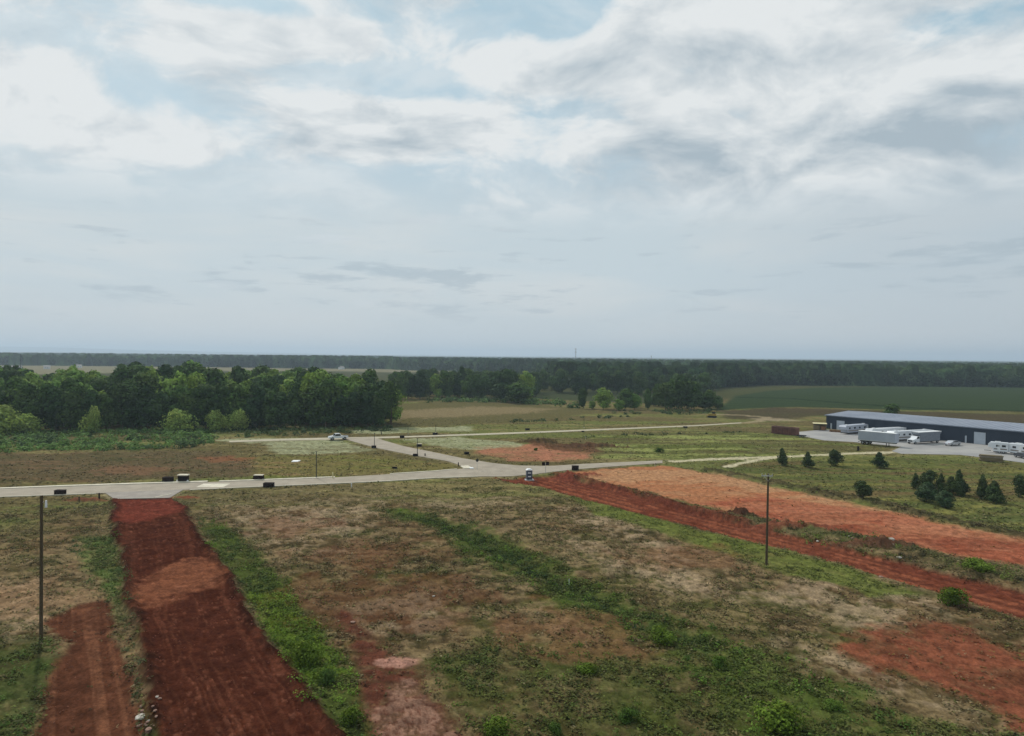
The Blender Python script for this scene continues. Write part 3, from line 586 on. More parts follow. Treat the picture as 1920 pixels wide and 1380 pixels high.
use(oak, P(734, 797), 1.0, (.75, .75, .93), 'dark leafy tree with bare trunk at the right end of the left grove', 'tree')
for i, (px, py, s, lb) in enumerate(((28, 812, 1.30, 'rounded pale green willow at the far left foot of the grove'), (60, 812, .9, 'smaller pale willow leaning on the rounded one at far left'), (183, 809, 1.05, 'narrow pale green willow against the dark grove'), (346, 807, 1.05, 'rounded pale green willow in front of the middle of the grove'), (415, 806, 1.0, 'left of a pair of light green willows by the grove'), (452, 805, 1.0, 'right of a pair of light green willows by the grove'))):
    sx = .62 if px == 183 else (.9 if px > 400 else 1.12); p = P(px, py); p.y -= 3
    use(wil[i % 2], p, i*1.7, (sx*s, sx*s, s*(.98 if px == 183 else .84)), lb, 'tree')

# middle tree line, about 390 m away
for n, px in enumerate(np.arange(742, 1010, 10.5)):
    D = 395+rs.uniform(-8, 30); p = PD(float(px)+rs.uniform(-4, 4), D); s = rs.uniform(.70, .9) if px < 1010 else .6
    if 930 < px < 1000: s *= 1.05
    use(bt[rs.choice([0, 1, 2, 3, 0, 1, 4])], p, rs.uniform(0, 6), (s, s, s), ORD[n]+' grey green tree from the grove in the line beyond the tan field', 'tree', 'trees in the line beyond the tan field')
for px in np.arange(742, 1335, 15):
    D = 450+rs.uniform(0, 60); p = PD(float(px)+rs.uniform(-9, 9), D); s = rs.uniform(.66, .92)
    use(bt[rs.randrange(4)], p, rs.uniform(0, 6), (s*1.1, s*1.1, s), 'hazy dark tree in the belt behind the middle tree line', 'tree', 'trees of the belt behind the middle tree line')
for px, base, top, wd, k, lb in ((945, 753, 690, 36, 0, 'tall dark tree at the end of the line beyond the tan field'), (972, 756, 716, 46, 1, 'low rounded dark tree at the right end of the tan field'), (864, 700, 684, 18, 2, 'single pointed dark crown rising above the far tree line'),
    (1093, 766, 727, 17, 3, 'narrow dark tree standing alone left of the tree clump'), (1131, 768, 727, 30, 4, 'light green spreading tree beside the narrow dark one'), (1172, 768, 728, 26, 0, 'mid sized dark tree left in the tree clump'),
    (1190, 768, 738, 22, 6, 'short dense tree low in the clump'), (1214, 768, 727, 14, 1, 'narrow dark tree between gaps in the clump'), (1248, 769, 716, 34, 3, 'leafy olive tree left of the biggest tree of the clump'), (1272, 769, 703, 40, 2, 'biggest dark tree of the clump'),
    (1296, 769, 712, 32, 3, 'broad dark tree right of the biggest one'), (1322, 768, 735, 28, 0, 'rounded dark tree near the right end of the clump'), (1346, 767, 742, 20, 1, 'small rounded tree ending the clump on the right'), (1160, 770, 748, 18, 6, 'small bushy tree between taller ones in the clump'), (1110, 767, 752, 14, 5, 'small bush like tree right of the narrow dark one')):
    if base < 720: base = 745; top = 686
    p = P(px, base); hz = 660+17*px/1920; hh = CH-(top-hz)*p.y/FPX; wm = wd*p.y/FPX*1.12
    use(bt[k], p, px, (wm/11, wm/11, hh/(19 if k < 4 else 18)), lb, 'tree')
for px, top in ((1180, 726), (1232, 718), (1258, 708), (1284, 706), (1306, 714), (1330, 730), (1226, 742), (1262, 728), (1300, 728), (1340, 742)):
    p = P(px, 764+rs.uniform(-3, 4)); hz = 660+17*px/1920; hh = CH-(top-hz)*p.y/FPX
    use(bt[rs.randrange(4)], p, px, (.5, .5, hh/19), 'dark tree filling the back of the tree clump right of centre', 'tree', 'trees at the back of the tree clump')
# solitary dark tree behind the warehouse
use(bt[0], P(1671, 786), 2.0, (.58, .58, .36), 'dark rounded tree behind the ridge of the warehouse', 'tree')

# ------------------------------------------------------------------ far forest (one mass)
def fcell(X, Y, s, cell=9.0):
    best = np.full(X.shape, 1e9); hv = np.zeros(X.shape); cv = np.zeros(X.shape); ix0 = np.floor(X/cell); iy0 = np.floor(Y/cell)
    for i in (-1, 0, 1):
        for j in (-1, 0, 1):
            ix = ix0+i; iy = iy0+j; cx_ = (ix+.5+(_h(ix, iy, s)-.5)*.9)*cell; cy_ = (iy+.5+(_h(ix, iy, s+1)-.5)*.9)*cell
            d = np.hypot(X-cx_, Y-cy_); k = d < best; best = np.where(k, d, best); hv = np.where(k, _h(ix, iy, s+2), hv); cv = np.where(k, _h(ix, iy, s+3), cv)
    return best, hv, cv
def ffront(px): return np.interp(px, [-900, 0, 400, 735, 760, 1000, 1040, 1200, 1350, 1420, 1460, 1920, 2700], [1290, 1290, 1260, 1230, 1150, 900, 560, 530, 560, 620, 640, 640, 600])
tf = np.radians(np.linspace(-42, 42, 640)); rf = [520.]
while rf[-1] < 1500: rf.append(rf[-1]*1.0065)
while rf[-1] < 12500: rf.append(rf[-1]*1.022)
TF, RF = np.meshgrid(tf, np.array(rf)); FX = RF*np.sin(TF); FY = RF*np.cos(TF)
bd, hv, cv = fcell(FX, FY, 300); pxs = CX+FPX*np.tan(TF)
inside = sst(FY-ffront(pxs)+(fbm(FX*.01, FY*.01, 5, 3)-.5)*60, 2, 10)
clear_ = sst(fbm(FX*.006, FY*.003, 77, 3), .54, .58)*(FY > 760)*(FY < 2600)*(pxs > 700)*(pxs < 1330)
inside = inside*(1-clear_)
dome = np.sqrt(np.clip(1-(bd/6.3)**2, 0, 1))
hgt0 = np.where(pxs < 740, 12.0, 10.0)
FZ = inside*(hgt0+hv*5+4*(fbm(FX*.004, FY*.003, 12, 3)-.5)+2.5*(hv > .9)+dome*4.5*(1-sst(FY, 2000, 5000))) - (1-inside)*.6
FZ = FZ + sst(RF, 5000, 12000)*10*fbm(FX*.0006, FY*.0006, 55, 3)
k = ((.5+1.0*cv**1.5)*(.55+1.1*fbm(FX*.012, FY*.004, 66, 3)**1.2))[..., None]
CC = np.array(lin((46, 62, 36)))*k*(np.array([1, 1, 1])+(_h(np.floor(FX/9), np.floor(FY/9), 9)[..., None]-.5)*np.array([.3, 0, -.1]))
mf = bpy.data.materials.new('forest_canopy'); mf.use_nodes = True; t = NT(mf.node_tree); b = mf.node_tree.nodes['Principled BSDF']
at = t.n('ShaderNodeAttribute', attribute_name='tint'); geo = t.n('ShaderNodeNewGeometry'); nz = t.noise(geo.outputs['Position'], .35, 5, .7)
t.put(b.inputs['Base Color'], t.mix(1.0, at.outputs['Color'], t.mix(t.ss(nz, .3, .7), (.5, .5, .5, 1), (1.5, 1.5, 1.4, 1)), 'MULTIPLY')); b.inputs['Roughness'].default_value = 1; b.inputs['Specular IOR Level'].default_value = 0
bn = t.n('ShaderNodeBump'); bn.inputs['Strength'].default_value = 1; bn.inputs['Distance'].default_value = 1.5; t.put(bn.inputs['Height'], nz); t.put(b.inputs['Normal'], bn.outputs[0])
tag(link('far_forest', gridmesh('far_forest', FX, FY, FZ, CC, False), mf), 'dark forest stretching to the horizon as one mass', 'forest', None, 'stuff')
# leafy edge trees and taller crowns of that forest, still one mass
rg = np.random.default_rng(77); Vs = []; Cs = []
def crowns(N_, pxr, drange, hr, nq, sz, seed, tint):
    rg = np.random.default_rng(seed)
    px_ = rg.uniform(*pxr, N_); D = drange(px_, rg); X = (px_-CX)/FPX*D; Hh = rg.uniform(*hr, N_); Rw = rg.uniform(3.2, 5.6, N_)
    d = rg.normal(size=(N_, nq, 3)); d /= np.linalg.norm(d, axis=2, keepdims=True); q = rg.uniform(.6, 1, (N_, nq, 1))
    p = d*q; lump = 1+.22*np.sin(d[..., :1]*6+px_[:, None, None])+.2*np.sin(d[..., 2:]*7+px_[:, None, None]*2)
    p = p*lump*np.stack([Rw, Rw, Hh*.48], -1)[:, None]; p[..., 0] += X[:, None]; p[..., 1] += D[:, None]; p[..., 2] += (Hh*.53)[:, None]
    nn = d+rg.normal(size=d.shape)*.5; nn /= np.linalg.norm(nn, axis=2, keepdims=True)
    cc = np.array(lin(tint))*(rg.uniform(.5, 1.6, (N_, 1, 1))*rg.uniform(.75, 1.25, (N_, nq, 1)))*(1+(rg.uniform(-.15, .25, (N_, 1, 1)))*np.array([1, .2, 0]))
    V = leafquads(p.reshape(-1, 3), nn.reshape(-1, 3), sz*rg.uniform(.6, 1.3, N_*nq), rg); Vs.append(V); Cs.append(cc.reshape(-1, 3))
crowns(420, (980, 2150), lambda p, r: ffront(p)+r.uniform(0, 22, len(p)), (9, 14), 90, 1.9, 1, (50, 68, 40))
crowns(420, (980, 2150), lambda p, r: ffront(p)+r.uniform(20, 260, len(p)), (13, 18), 60, 2.4, 2, (46, 62, 38))
crowns(260, (-250, 980), lambda p, r: ffront(p)+r.uniform(-10, 20, len(p)), (12, 19), 50, 3.0, 3, (44, 60, 38))
crowns(330, (900, 1345), lambda p, r: r.uniform(515, 760, len(p)), (8, 13), 60, 2.2, 4, (54, 70, 42))
ff = link('forest_edge_trees', quadmesh('forest_edge_trees', np.concatenate(Vs), np.concatenate(Cs)), F_tint); tag(ff, 'uneven tree crowns along the edge of the far forest', 'forest', None, 'stuff')

# far blue hills on the left horizon
def hills(name, D, prof, depth, c):
    n = 160; pxs_ = np.linspace(-900, 2800, n); top = np.interp(pxs_, [p[0] for p in prof], [p[1] for p in prof])+(fbm(pxs_*.006, pxs_*0, 4, 4)-.5)*3
    rows = []
    for k, fz in ((0, 0.), (.5, .8), (1, 1.), (1.6, .7), (2.2, 0.)):
        Dk = D+depth*k; rows.append(np.stack([(pxs_-CX)/FPX*Dk, np.full(n, Dk), np.maximum(top, 0)*fz-.02], -1))
    a = np.stack(rows); return tag(link(name, gridmesh(name, a[..., 0], a[..., 1], a[..., 2], None, True), mat(name, c, c, 1, .01, spec=0)), kind='structure')
hills('hills', 13200, ((-900, 120), (0, 132), (120, 122), (260, 84), (400, 66), (560, 50), (700, 30), (2800, 22)), 600, (74, 92, 74))

# ------------------------------------------------------------------ brush (uncountable)
Vs = []; Cs = []
def brush(poly, dens, size, hr, cols, seed, leaf=.28, nq=26, tall=1.0):
    rg = np.random.default_rng(seed); a = np.array(poly); x0, y0 = a.min(0); x1, y1 = a.max(0); n = int((x1-x0)*(y1-y0)*dens)
    X = rg.uniform(x0, x1, n); Y = rg.uniform(y0, y1, n); s = polysd(X, Y, poly)+(fbm(X*.4, Y*.4, 5, 2)-.5)*4; k = (s > 0) & (fbm(X*.12, Y*.12, 9, 3) > .33); X = X[k]; Y = Y[k]; n = len(X)
    _, Z, _, _, _ = fields(X, Y); Rw = size*rg.uniform(.6, 1.4, n); Hh = rg.uniform(*hr, n)*(.5+fbm(X*.2, Y*.2, 31, 3))
    d = rg.normal(size=(n, nq, 3)); d /= np.linalg.norm(d, axis=2, keepdims=True); d[..., 2] = np.abs(d[..., 2])
    p = d*rg.uniform(.65, 1.05, (n, nq, 1))*np.stack([Rw, Rw, Hh], -1)[:, None]; p[..., 0] += X[:, None]; p[..., 1] += Y[:, None]; p[..., 2] += Z[:, None]
    nn = d+rg.normal(size=d.shape)*.4; nn[..., 2] += .7; nn /= np.linalg.norm(nn, axis=2, keepdims=True)
    base_ = np.array([lin(c_) for c_ in cols]); ci = (fbm(X*.15+3, Y*.15, 61, 3)*1.6-.3).clip(0, .999)*len(cols)
    cc = base_[ci.astype(int).clip(0, len(cols)-1)][:, None]*rg.uniform(.75, 1.25, (n, 1, 1))*rg.uniform(.75, 1.25, (n, nq, 1))
    Vs.append(leafquads(p.reshape(-1, 3), nn.reshape(-1, 3), leaf*rg.uniform(.6, 1.4, n*nq), rg)); Cs.append(cc.reshape(-1, 3))
BR = ((84, 110, 58), (98, 126, 64), (66, 86, 50))
brush(BRUSHL, .22, 1.3, (.7, 1.9), BR, 1, .55, 34)
brush(BRUSH2, .10, 1.3, (.6, 1.6), ((62, 78, 48), (74, 90, 54), (86, 102, 60)), 2, .6, 30)
brush(W((790, 752), (900, 746), (1000, 750), (1085, 760), (1085, 766), (960, 756), (860, 754), (790, 757)), .06, 2.2, (1.5, 3.5), ((74, 98, 54), (92, 116, 62)), 3, .9, 36)
brush(W((1130, 772), (1340, 769), (1330, 776), (1140, 778)), .06, 1.6, (.8, 1.6), ((66, 84, 50), (82, 96, 58)), 4, .7, 30)
brush(W((960, 789), (1180, 779), (1190, 783), (960, 793)), .06, 1.3, (.6, 1.3), ((66, 80, 48), (80, 96, 52)), 14, .6, 26)
brush(W((1090, 819), (1240, 812), (1400, 808), (1400, 811), (1240, 816), (1090, 824)), .07, 1.0, (.4, 1.0), ((62, 72, 44), (76, 84, 50)), 15, .5, 22)
brush(W((985, 826), (1130, 838), (1130, 842), (985, 831)), .10, .8, (.3, .8), ((70, 74, 46), (88, 78, 52)), 16, .4, 20)
brush(DITCHD, .6, .55, (.35, .95), ((62, 80, 42), (52, 68, 40), (84, 104, 46)), 5, .17, 26)
brush(DITCH, .35, .45, (.25, .8), ((74, 96, 42), (92, 116, 46), (62, 80, 40)), 6, .17, 24)
brush(LGRASS1, 1.0, .45, (.2, .6), ((82, 106, 42), (98, 124, 44), (70, 90, 44)), 7, .15, 20)
brush(BRIGHT1, 1.6, .6, (.3, .9), ((92, 112, 36), (104, 122, 40)), 8, .15, 26)
brush(LGL2, .8, .5, (.2, .6), ((68, 86, 44), (82, 102, 48)), 9, .16, 22)
brush(LGL, .8, .5, (.2, .6), ((82, 104, 50), (70, 92, 48)), 10, .16, 20)
brush(GREENBR, .30, .45, (.2, .6), ((78, 92, 44), (90, 104, 46), (66, 80, 42)), 12, .16, 22)
brush(W((1385, 962), (1500, 990), (1620, 1010), (1700, 1027), (1800, 1050), (1920, 1068), (2050, 1110), (1900, 1092), (1760, 1060), (1600, 1030), (1480, 1006)), .55, .55, (.25, .8), ((84, 88, 52), (98, 112, 52), (76, 72, 50)), 11, .2, 20)
brush(W((1330, 880), (1440, 902), (1560, 923), (1700, 953), (1800, 977), (1920, 1000), (2100, 1040), (2100, 1060), (1920, 1014), (1800, 990), (1700, 964), (1560, 932), (1440, 908)), .35, .5, (.2, .6), ((76, 78, 50), (66, 60, 44), (96, 100, 62)), 13, .2, 18)
brush(W((238, 1060), (252, 1180), (272, 1280), (300, 1385), (250, 1385), (246, 1280), (230, 1180)), 1.2, .4, (.2, .5), ((74, 84, 52), (86, 94, 62)), 17, .14, 18)
tag(link('brush', quadmesh('brush', np.concatenate(Vs), np.concatenate(Cs)), F_tint), 'low green brush filling the ditches, banks and field edges', 'brush', None, 'stuff')

# weeds and dry grass over the open ground
def weeds(name, n, d0, d1, bl, hmin, hmax, wd, seed, label):
    rg = np.random.default_rng(seed); th_ = np.radians(rg.uniform(-41, 41, n)); r_ = np.sqrt(rg.uniform(d0*d0, d1*d1, n)) if d1 < 150 else np.exp(rg.uniform(math.log(d0), math.log(d1), n))
    X = r_*np.sin(th_); Y = r_*np.cos(th_); C, Z, dn, hh, gg = fields(X, Y); patch = fbm(X*.5, Y*.5, 400, 4, .6)
    k = rg.uniform(0, 1, n) < dn*sst(patch, .36, .58); X = X[k]; Y = Y[k]; Z = Z[k]; C = C[k]; hh = hh[k]; gg = gg[k]; n = len(X)
    hv_ = rg.uniform(hmin, hmax, n)*(.5+hh); a0 = rg.uniform(0, 6.28, n)
    gc = np.array([lin((82, 92, 44)), lin((100, 112, 50)), lin((62, 74, 40))])[rg.integers(0, 3, n)]; dc = np.array([lin((126, 110, 78)), lin((92, 80, 54)), lin((84, 84, 52)), lin((148, 136, 104)), lin((66, 60, 40))])[rg.integers(0, 5, n)]
    gk = (rg.uniform(0, 1, n) < (.25+.7*gg))[:, None]; cc = np.where(gk, gc, dc)*.55+C*.6
    for j in range(bl):
        off_ = rg.normal(size=(n, 2))*wd*.8; nn = rg.normal(size=(n, 3))*.38; nn[:, 2] += 1; nn[:, 1] += .12; nn /= np.linalg.norm(nn, axis=1, keepdims=True)
        pp = np.stack([X+off_[:, 0], Y+off_[:, 1], Z+hv_*rg.uniform(.25, 1.0, n)], -1)
        WV.append(leafquads(pp, nn, wd*rg.uniform(.6, 1.5, n), rg, .55)); WC.append(cc*rg.uniform(.7, 1.3, n)[:, None])
WV = []; WC = []
weeds('w', 150000, 38, 130, 4, .03, .20, .22, 21, '')
weeds('w', 50000, 125, 270, 3, .02, .14, .42, 22, '')
tag(link('grass', quadmesh('grass', np.concatenate(WV), np.concatenate(WC)), F_tint), 'patchy weeds and dry grass growing over the cleared ground', 'grass', None, 'stuff')

# ------------------------------------------------------------------ cedars and shrubs
ced = [make_tree('cedar_tree', 4, 1.35, .12, 16, 3000, .24, 160+i, F_cedar, sh_, 0, .09) for i, sh_ in enumerate(('cone', 'cone', 'egg', 'cone'))] + [make_tree('cedar_tree', 4, 1.35, .12, 16, 3000, .24, 170, F_cedar2, 'egg', 0, .09)]
CG = 'young cedars in the grass right of the red pad'
for px, base, top, wd, k, lb in ((1466, 874, 840, 19, 0, 'slim pointed dark cedar, leftmost of the row of four'), (1515, 877, 847, 22, 1, 'small rounded cedar, second of the row of four'), (1566, 872, 841, 27, 2, 'plump rounded dark cedar, third of the row of four'),
    (1649, 877, 847, 27, 1, 'bushy cedar, rightmost of the row of four, below the timber stack'), (1617, 938, 908, 33, 2, 'low broad cedar standing at the edge of the red pad'), (1716, 916, 886, 18, 3, 'slim cedar at the left end of the cedar clump'),
    (1740, 920, 881, 30, 2, 'big cedar at the back of the cedar clump'), (1737, 942, 905, 36, 4, 'greyish green cedar at the front of the cedar clump'), (1765, 924, 889, 20, 3, 'narrow cedar in the middle of the cedar clump'), (1772, 952, 920, 30, 4, 'short cedar standing in front of the cedar clump'),
    (1797, 932, 881, 22, 0, 'tallest pointed cedar at the right of the clump'), (1785, 928, 894, 30, 1, 'rounded cedar leaning on the tallest one'), (1808, 930, 905, 18, 2, 'small cedar at the right foot of the tallest one'), (1841, 938, 892, 24, 3, 'pointed cedar of the pair right of the clump'),
    (1862, 944, 902, 32, 1, 'wide cedar of the pair right of the clump'), (1913, 932, 889, 26, 2, 'cedar cut by the right edge of the picture')):
    p = P(px, base); hz = 660+17*px/1920; hh = CH-(top-hz)*p.y/FPX; wm = wd*p.y/FPX*1.05
    use(ced[k], (p.x, p.y, fields(np.array([p.x]), np.array([p.y]))[1][0]-.05), px*.7, (wm/2.7, wm/2.7, hh/4), lb, 'cedar', CG)
F_bright = foliage('bright_weed_leaves', (84, 104, 36), (98, 118, 42), .18); F_shr = foliage('shrub_leaves', (70, 92, 42), (92, 116, 46), .2)
shb = [make_tree('shrub', 1.5, 1.1, .05, 9, 1500, .16, 180, F_bright, 'egg', 0, .03), make_tree('shrub', 1.5, 1.1, .05, 9, 1500, .16, 181, F_shr, 'egg', 0, .03)]
for px, py, wd, ht, k, lb in ((1788, 1134, 50, 30, 0, 'bright yellow green shrub beside the long red dirt road'), (1458, 1362, 88, 42, 0, 'large grassy bright shrub near the bottom edge right of centre'), (935, 1378, 60, 30, 0, 'bright shrub on the bottom edge left of centre'),
    (1240, 1204, 56, 26, 0, 'bright yellow green shrub in the middle of the green ditch'), (1100, 1255, 40, 16, 0, 'small bright tuft of weeds below the green ditch'), (1180, 1350, 40, 26, 1, 'dark green shrub near the bottom centre'), (575, 1245, 60, 40, 0, 'bright green bush right of the dark embankment'),
    (612, 1285, 34, 24, 1, 'small green bush below the bright one by the embankment'), (658, 1360, 44, 30, 0, 'bright bush at the bottom right of the embankment'), (1350, 1250, 30, 20, 1, 'dark green shrub on the lower bank of the ditch'), (1830, 1072, 60, 18, 0, 'flat bright weed patch under the red pad'), (1560, 1330, 36, 16, 1, 'low green shrub near the bottom right'),
    (1040, 1375, 30, 20, 1, 'dark green shrub at the bottom centre edge'), (1236, 856-9, 18, 8, 1, 'small dark bush beyond the end of the paved road'), (1005, 709+135, 10, 5, 1, 'small dark bush on the red mound')):
    p = P(px, py); s = p.y/FPX; p.z = float(fields(np.array([p.x]), np.array([p.y]))[1][0])-.05
    use(shb[k], p, px, (wd*s/2.2, wd*s/2.2, ht*s/1.5*1.0), lb, 'shrub')

# ------------------------------------------------------------------ poles and signs
M_wood = mat('weathered_pole_wood', (66, 56, 40), (88, 76, 54), .9, 3, streak=(8, 8, .5), bump=.4)
M_galv = mat('galvanised_metal', (176, 178, 176), (196, 198, 196), .45, 4, metal=.5)
M_white = mat('white_paint', (206, 208, 208), (222, 223, 222), .5, 2, spec=.5)
M_dark = mat('dark_brown_metal', (34, 26, 24), (46, 36, 32), .95, 3, spec=.05)
M_black = mat('black_plastic', (24, 23, 23), (34, 32, 32), .95, 3, spec=.05)
M_post = mat('dark_post_metal', (44, 48, 44), (58, 60, 54), .6, 2)
def gz(p): return float(fields(np.array([p.x]), np.array([p.y]))[1][0])
def at(px, py): p = P(px, py); p.z = gz(p); return p
p = at(77, 1200); e = empty('utility_pole', p); tag(e, 'tall bare wooden utility pole with a small lamp near its top at left', 'utility pole')
MB().tube((0, 0, -.3), (.08, 0, 12.55), .15, .115, 14).build('pole', M_wood, e)
l = MB().tube((.12, 0, 11.9), (.28, -.05, 12.02), .025, .025).build('lamp_arm', M_galv, e)
MB().box(.18, .36, -.09, .07, 11.5, 12.15, .04, .7).build('lamp_head', M_white, e).rotation_euler = (0, R(1), 0)
p = at(1437, 1061); e = empty('utility_pole', p, R(-12)); tag(e, 'wooden utility pole with a pale crossarm standing in grass at right', 'utility pole')
MB().tube((0, 0, -.3), (.05, 0, 11.1), .15, .11, 14).build('pole', M_wood, e)
xa = MB().box(-.75, .55, -.17, -.12, 10.78, 10.92, .01).build('crossarm', M_galv, e)
for x in (-.68, -.3, .12, .48): MB().tube((x, -.145, 10.92), (x, -.145, 11.10), .04, .05, 8).build('insulator', M_galv, e)
MB().tube((.03, -.13, 10.2), (-.45, -.14, 10.8), .02).tube((.03, -.13, 10.2), (.4, -.14, 10.8), .02).build('brace', M_galv, e)
def lamp_post(px, base, top, lb, r=.05, cat='lamp post', boxed=False, name='lamp_post'):
    p = at(px, base); hz = 660+17*px/1920; h = CH-(top-hz)*p.y/FPX; e = empty(name, p); tag(e, lb, cat)
    MB().tube((0, 0, -.2), (0, 0, h), r*1.2, r*.8, 10).build('post', M_post, e); MB().box(-.18, .18, -.09, .09, h, h+.12, .03).build('lamp_head', M_post, e)
    MB().box(-.16, .16, -.16, .16, 0, .18, .02).build('base', M_conc, e)
lamp_post(593, 896, 848, 'thin dark lamp post on the far verge of the main road', .085)
lamp_post(702, 839, 813, 'thin grey lamp post beside the top bend of the side road', .07)
lamp_post(782.5, 853, 823, 'dark lamp post halfway along the side road', .08)
lamp_post(765, 815, 801, 'faint thin lamp post beyond the back road junction', .06)
lamp_post(1095, 803, 782, 'thin lamp post by the middle of the back road', .06)
lamp_post(817, 812, 799, 'short lamp post on the pale gravel strip beyond the back road', .06)
lamp_post(39, 712, 664, 'tall thin mast far behind the left grove', .25, 'mast', name='mast')
def dark_box(px, base, wpx, hpx, lb, m_=M_dark, lid=None, group='dark utility boxes along the roads', panels=3):
    p = at(px, base); s = p.y/FPX; w_, h = wpx*s, hpx*s*.97; d = min(1.2, w_*.6); e = empty('utility_box', p); tag(e, lb, 'utility box', group)
    MB().box(-w_/2, w_/2, -d/2, d/2, .06, h, .03).build('body', m_, e); MB().box(-w_/2-.05, w_/2+.05, -d/2-.05, d/2+.05, -.15, .06, .01).build('base', M_post, e)
    MB().box(-w_/2-.04, w_/2+.04, -d/2-.04, d/2+.04, h, h+.05, .015).build('lid', lid or m_, e)
    for i in range(panels):
        x0 = -w_/2+w_*(i+.12)/panels; MB().box(x0, x0+w_*.76/panels, -d/2-.03, -d/2+.01, h*.22, h*.85, .01).build('panel', m_, e)
    return e
dark_box(113, 927, 17, 8.5, 'black low box on the near verge at far left, beside the kerb')
dark_box(315, 903.5, 17, 8, 'low dark box left of the pale roofed kiosk', M_dark)
dark_box(485, 899, 17, 9, 'dark box with a pale lid on the far verge', M_dark, M_conc)
dark_box(504, 913, 18, 8, 'dark brown box at the near edge of the main road')
dark_box(1078.5, 881, 12.5, 8, 'dark box beside the right arm of the main road')
for px, py, w_, h, lb in ((701, 840, 8, 4.5, 'small black box at the foot of the lamp post on the bend'), (779, 855, 9, 4, 'small black box at the foot of the halfway lamp post'), (786, 837, 9, 5, 'small black box with pale lid on the inner side of the side road'), (754, 821, 8, 4.5, 'small dark box by the junction with the back road'),
                          (875, 852, 9, 4, 'small black box in the grass above the crossroads'), (816, 815, 9, 3.5, 'small dark box beside the back road'), (540+200, 879, 9, 2.5, 'low dark slab lying in the grass left of the crossroads'), (1093, 810.5, 5, 2, 'tiny dark box beside the middle of the back road'), (989, 806.5, 8, 3, 'low dark box beyond the back road left of centre'), (1285, 803, 7, 2.5, 'tiny dark box near the right end of the back road')):
    dark_box(px, py, w_, h, lb, M_black, M_conc if px == 786 else None, 'small black boxes in the grass', 1)
# pale roofed kiosk
p = at(344, 903); e = empty('kiosk', p); tag(e, 'dark boxy kiosk with pale flat roof and white feet on the far verge', 'kiosk'); s = p.y/FPX
MB().box(-.85, .85, -.5, .5, .15, 1.15, .03).build('body', M_dark, e); MB().box(-1.0, 1.0, -.65, .65, 1.18, 1.38, .04).build('roof', M_conc, e)
for x in (-1.02, 1.02): MB().box(x-.12, x+.12, -.6, -.3, -.1, .36, .03).build('foot', M_white, e)
for x in (-.42, .42): MB().box(x-.34, x+.34, -.53, -.49, .3, 1.0, .01).build('panel', M_black, e)
# portable toilet
p = at(992, 895.5); e = empty('portable_toilet', p, R(8)); tag(e, 'grey portable toilet with white domed roof on a skid by the crossroads', 'portable toilet')
M_tl = mat('toilet_grey', (78, 84, 96), (90, 96, 108), .5, 2)
MB().box(-.6, .6, -.6, .6, .22, 2.05, .04).build('body', M_tl, e); MB().prism([(-.66, 2.05), (.66, 2.05), (.6, 2.22), (.25, 2.36), (-.25, 2.36), (-.6, 2.22)], -.66, .66, .02).build('roof', M_white, e)
d_ = MB().box(-.42, .42, -.645, -.6, .32, 1.95, .015).build('door', mat('door_dark', (56, 62, 74), (64, 70, 82), .5), e); MB().box(.3, .36, -.67, -.65, 1.1, 1.22).build('handle', M_galv, d_)
for z in (.75, 1.5): MB().box(-.36, .30, -.657, -.646, z, z+.22).build('vent', M_white, e)
MB().box(-1.0, 1.0, -.8, -.62, -.05, .16, .02).box(-1.0, 1.0, .62, .8, -.05, .16, .02).box(-.9, .9, -.62, .62, .08, .20).build('skid', M_galv, e)
# two-board sign at the crossroads
p = at(1023, 887.5); e = empty('road_sign', p, R(5)); tag(e, 'pale post carrying two dark boards side by side at the crossroads', 'sign')
MB().tube((0, 0, -.2), (0, 0, 2.2), .05, .045).build('post', M_galv, e); MB().box(-.8, -.12, -.04, .0, 1.72, 2.45, .05).build('board', M_dark, e); MB().box(.05, .75, -.04, .0, 1.78, 2.5, .05).build('board', M_dark, e); MB().box(-.45, .45, .0, .05, 1.78, 1.9).build('crossbar', M_galv, e)
p = at(894.5, 881); e = empty('road_sign', p, R(30)); tag(e, 'small octagonal sign seen from behind on thin post in the junction mouth', 'sign')
MB().tube((0, 0, -.2), (0, 0, 2.0), .04).build('post', M_galv, e); b_ = MB(); b_.tube((0, -.06, 2.15), (0, -.03, 2.15), .38, .38, 8); b_.build('board', M_post, e)
def post(px, py, h, r, m_, lb, cat='post', name='marker_post'):
    p = at(px, py); e = empty(name, p, .2); tag(e, lb, cat)
    MB().tube((0, 0, -.2), (0, 0, h*.82), r, r*.9, 8).build('shaft', m_, e); MB().tube((0, 0, h*.82), (0, 0, h), r*1.25, r*.5, 8).build('cap', m_, e)
M_yel = mat('pale_yellow', (196, 186, 140), (206, 198, 150), .6)
post(859.5, 874, .9, .12, M_dark, 'short dark post on the grass corner of the crossroads')
post(624, 897, 1.3, .12, M_yel, 'pale yellow marker post on the far verge of the main road')
post(148.5, 941, .75, .13, M_wood, 'left of two wooden stakes beside the dark embankment top')
post(186, 939, .95, .14, M_dark, 'right of two wooden stakes, darker, beside the embankment top')
post(1067, 1090, .75, .035, M_white, 'white stake leaning in the green ditch')
post(797, 855, .7, .16, M_post, 'small greyish stub beside the side road')
post(715, 814, 1.0, .12, M_dark, 'small dark stub just beyond the back road junction')
post(659, 913, .8, .09, M_white, 'small white stake on the near verge among weeds')
post(1865-1, 845, .6, .05, M_post, 'small green stub on the yard paving', 'post') if False else None
post(1228, 874, .9, .07, M_conc, 'pale stub at the end of the paved road')
post(1098, 824, 1.1, .06, M_conc, 'pale stub in the green field beyond the mound')
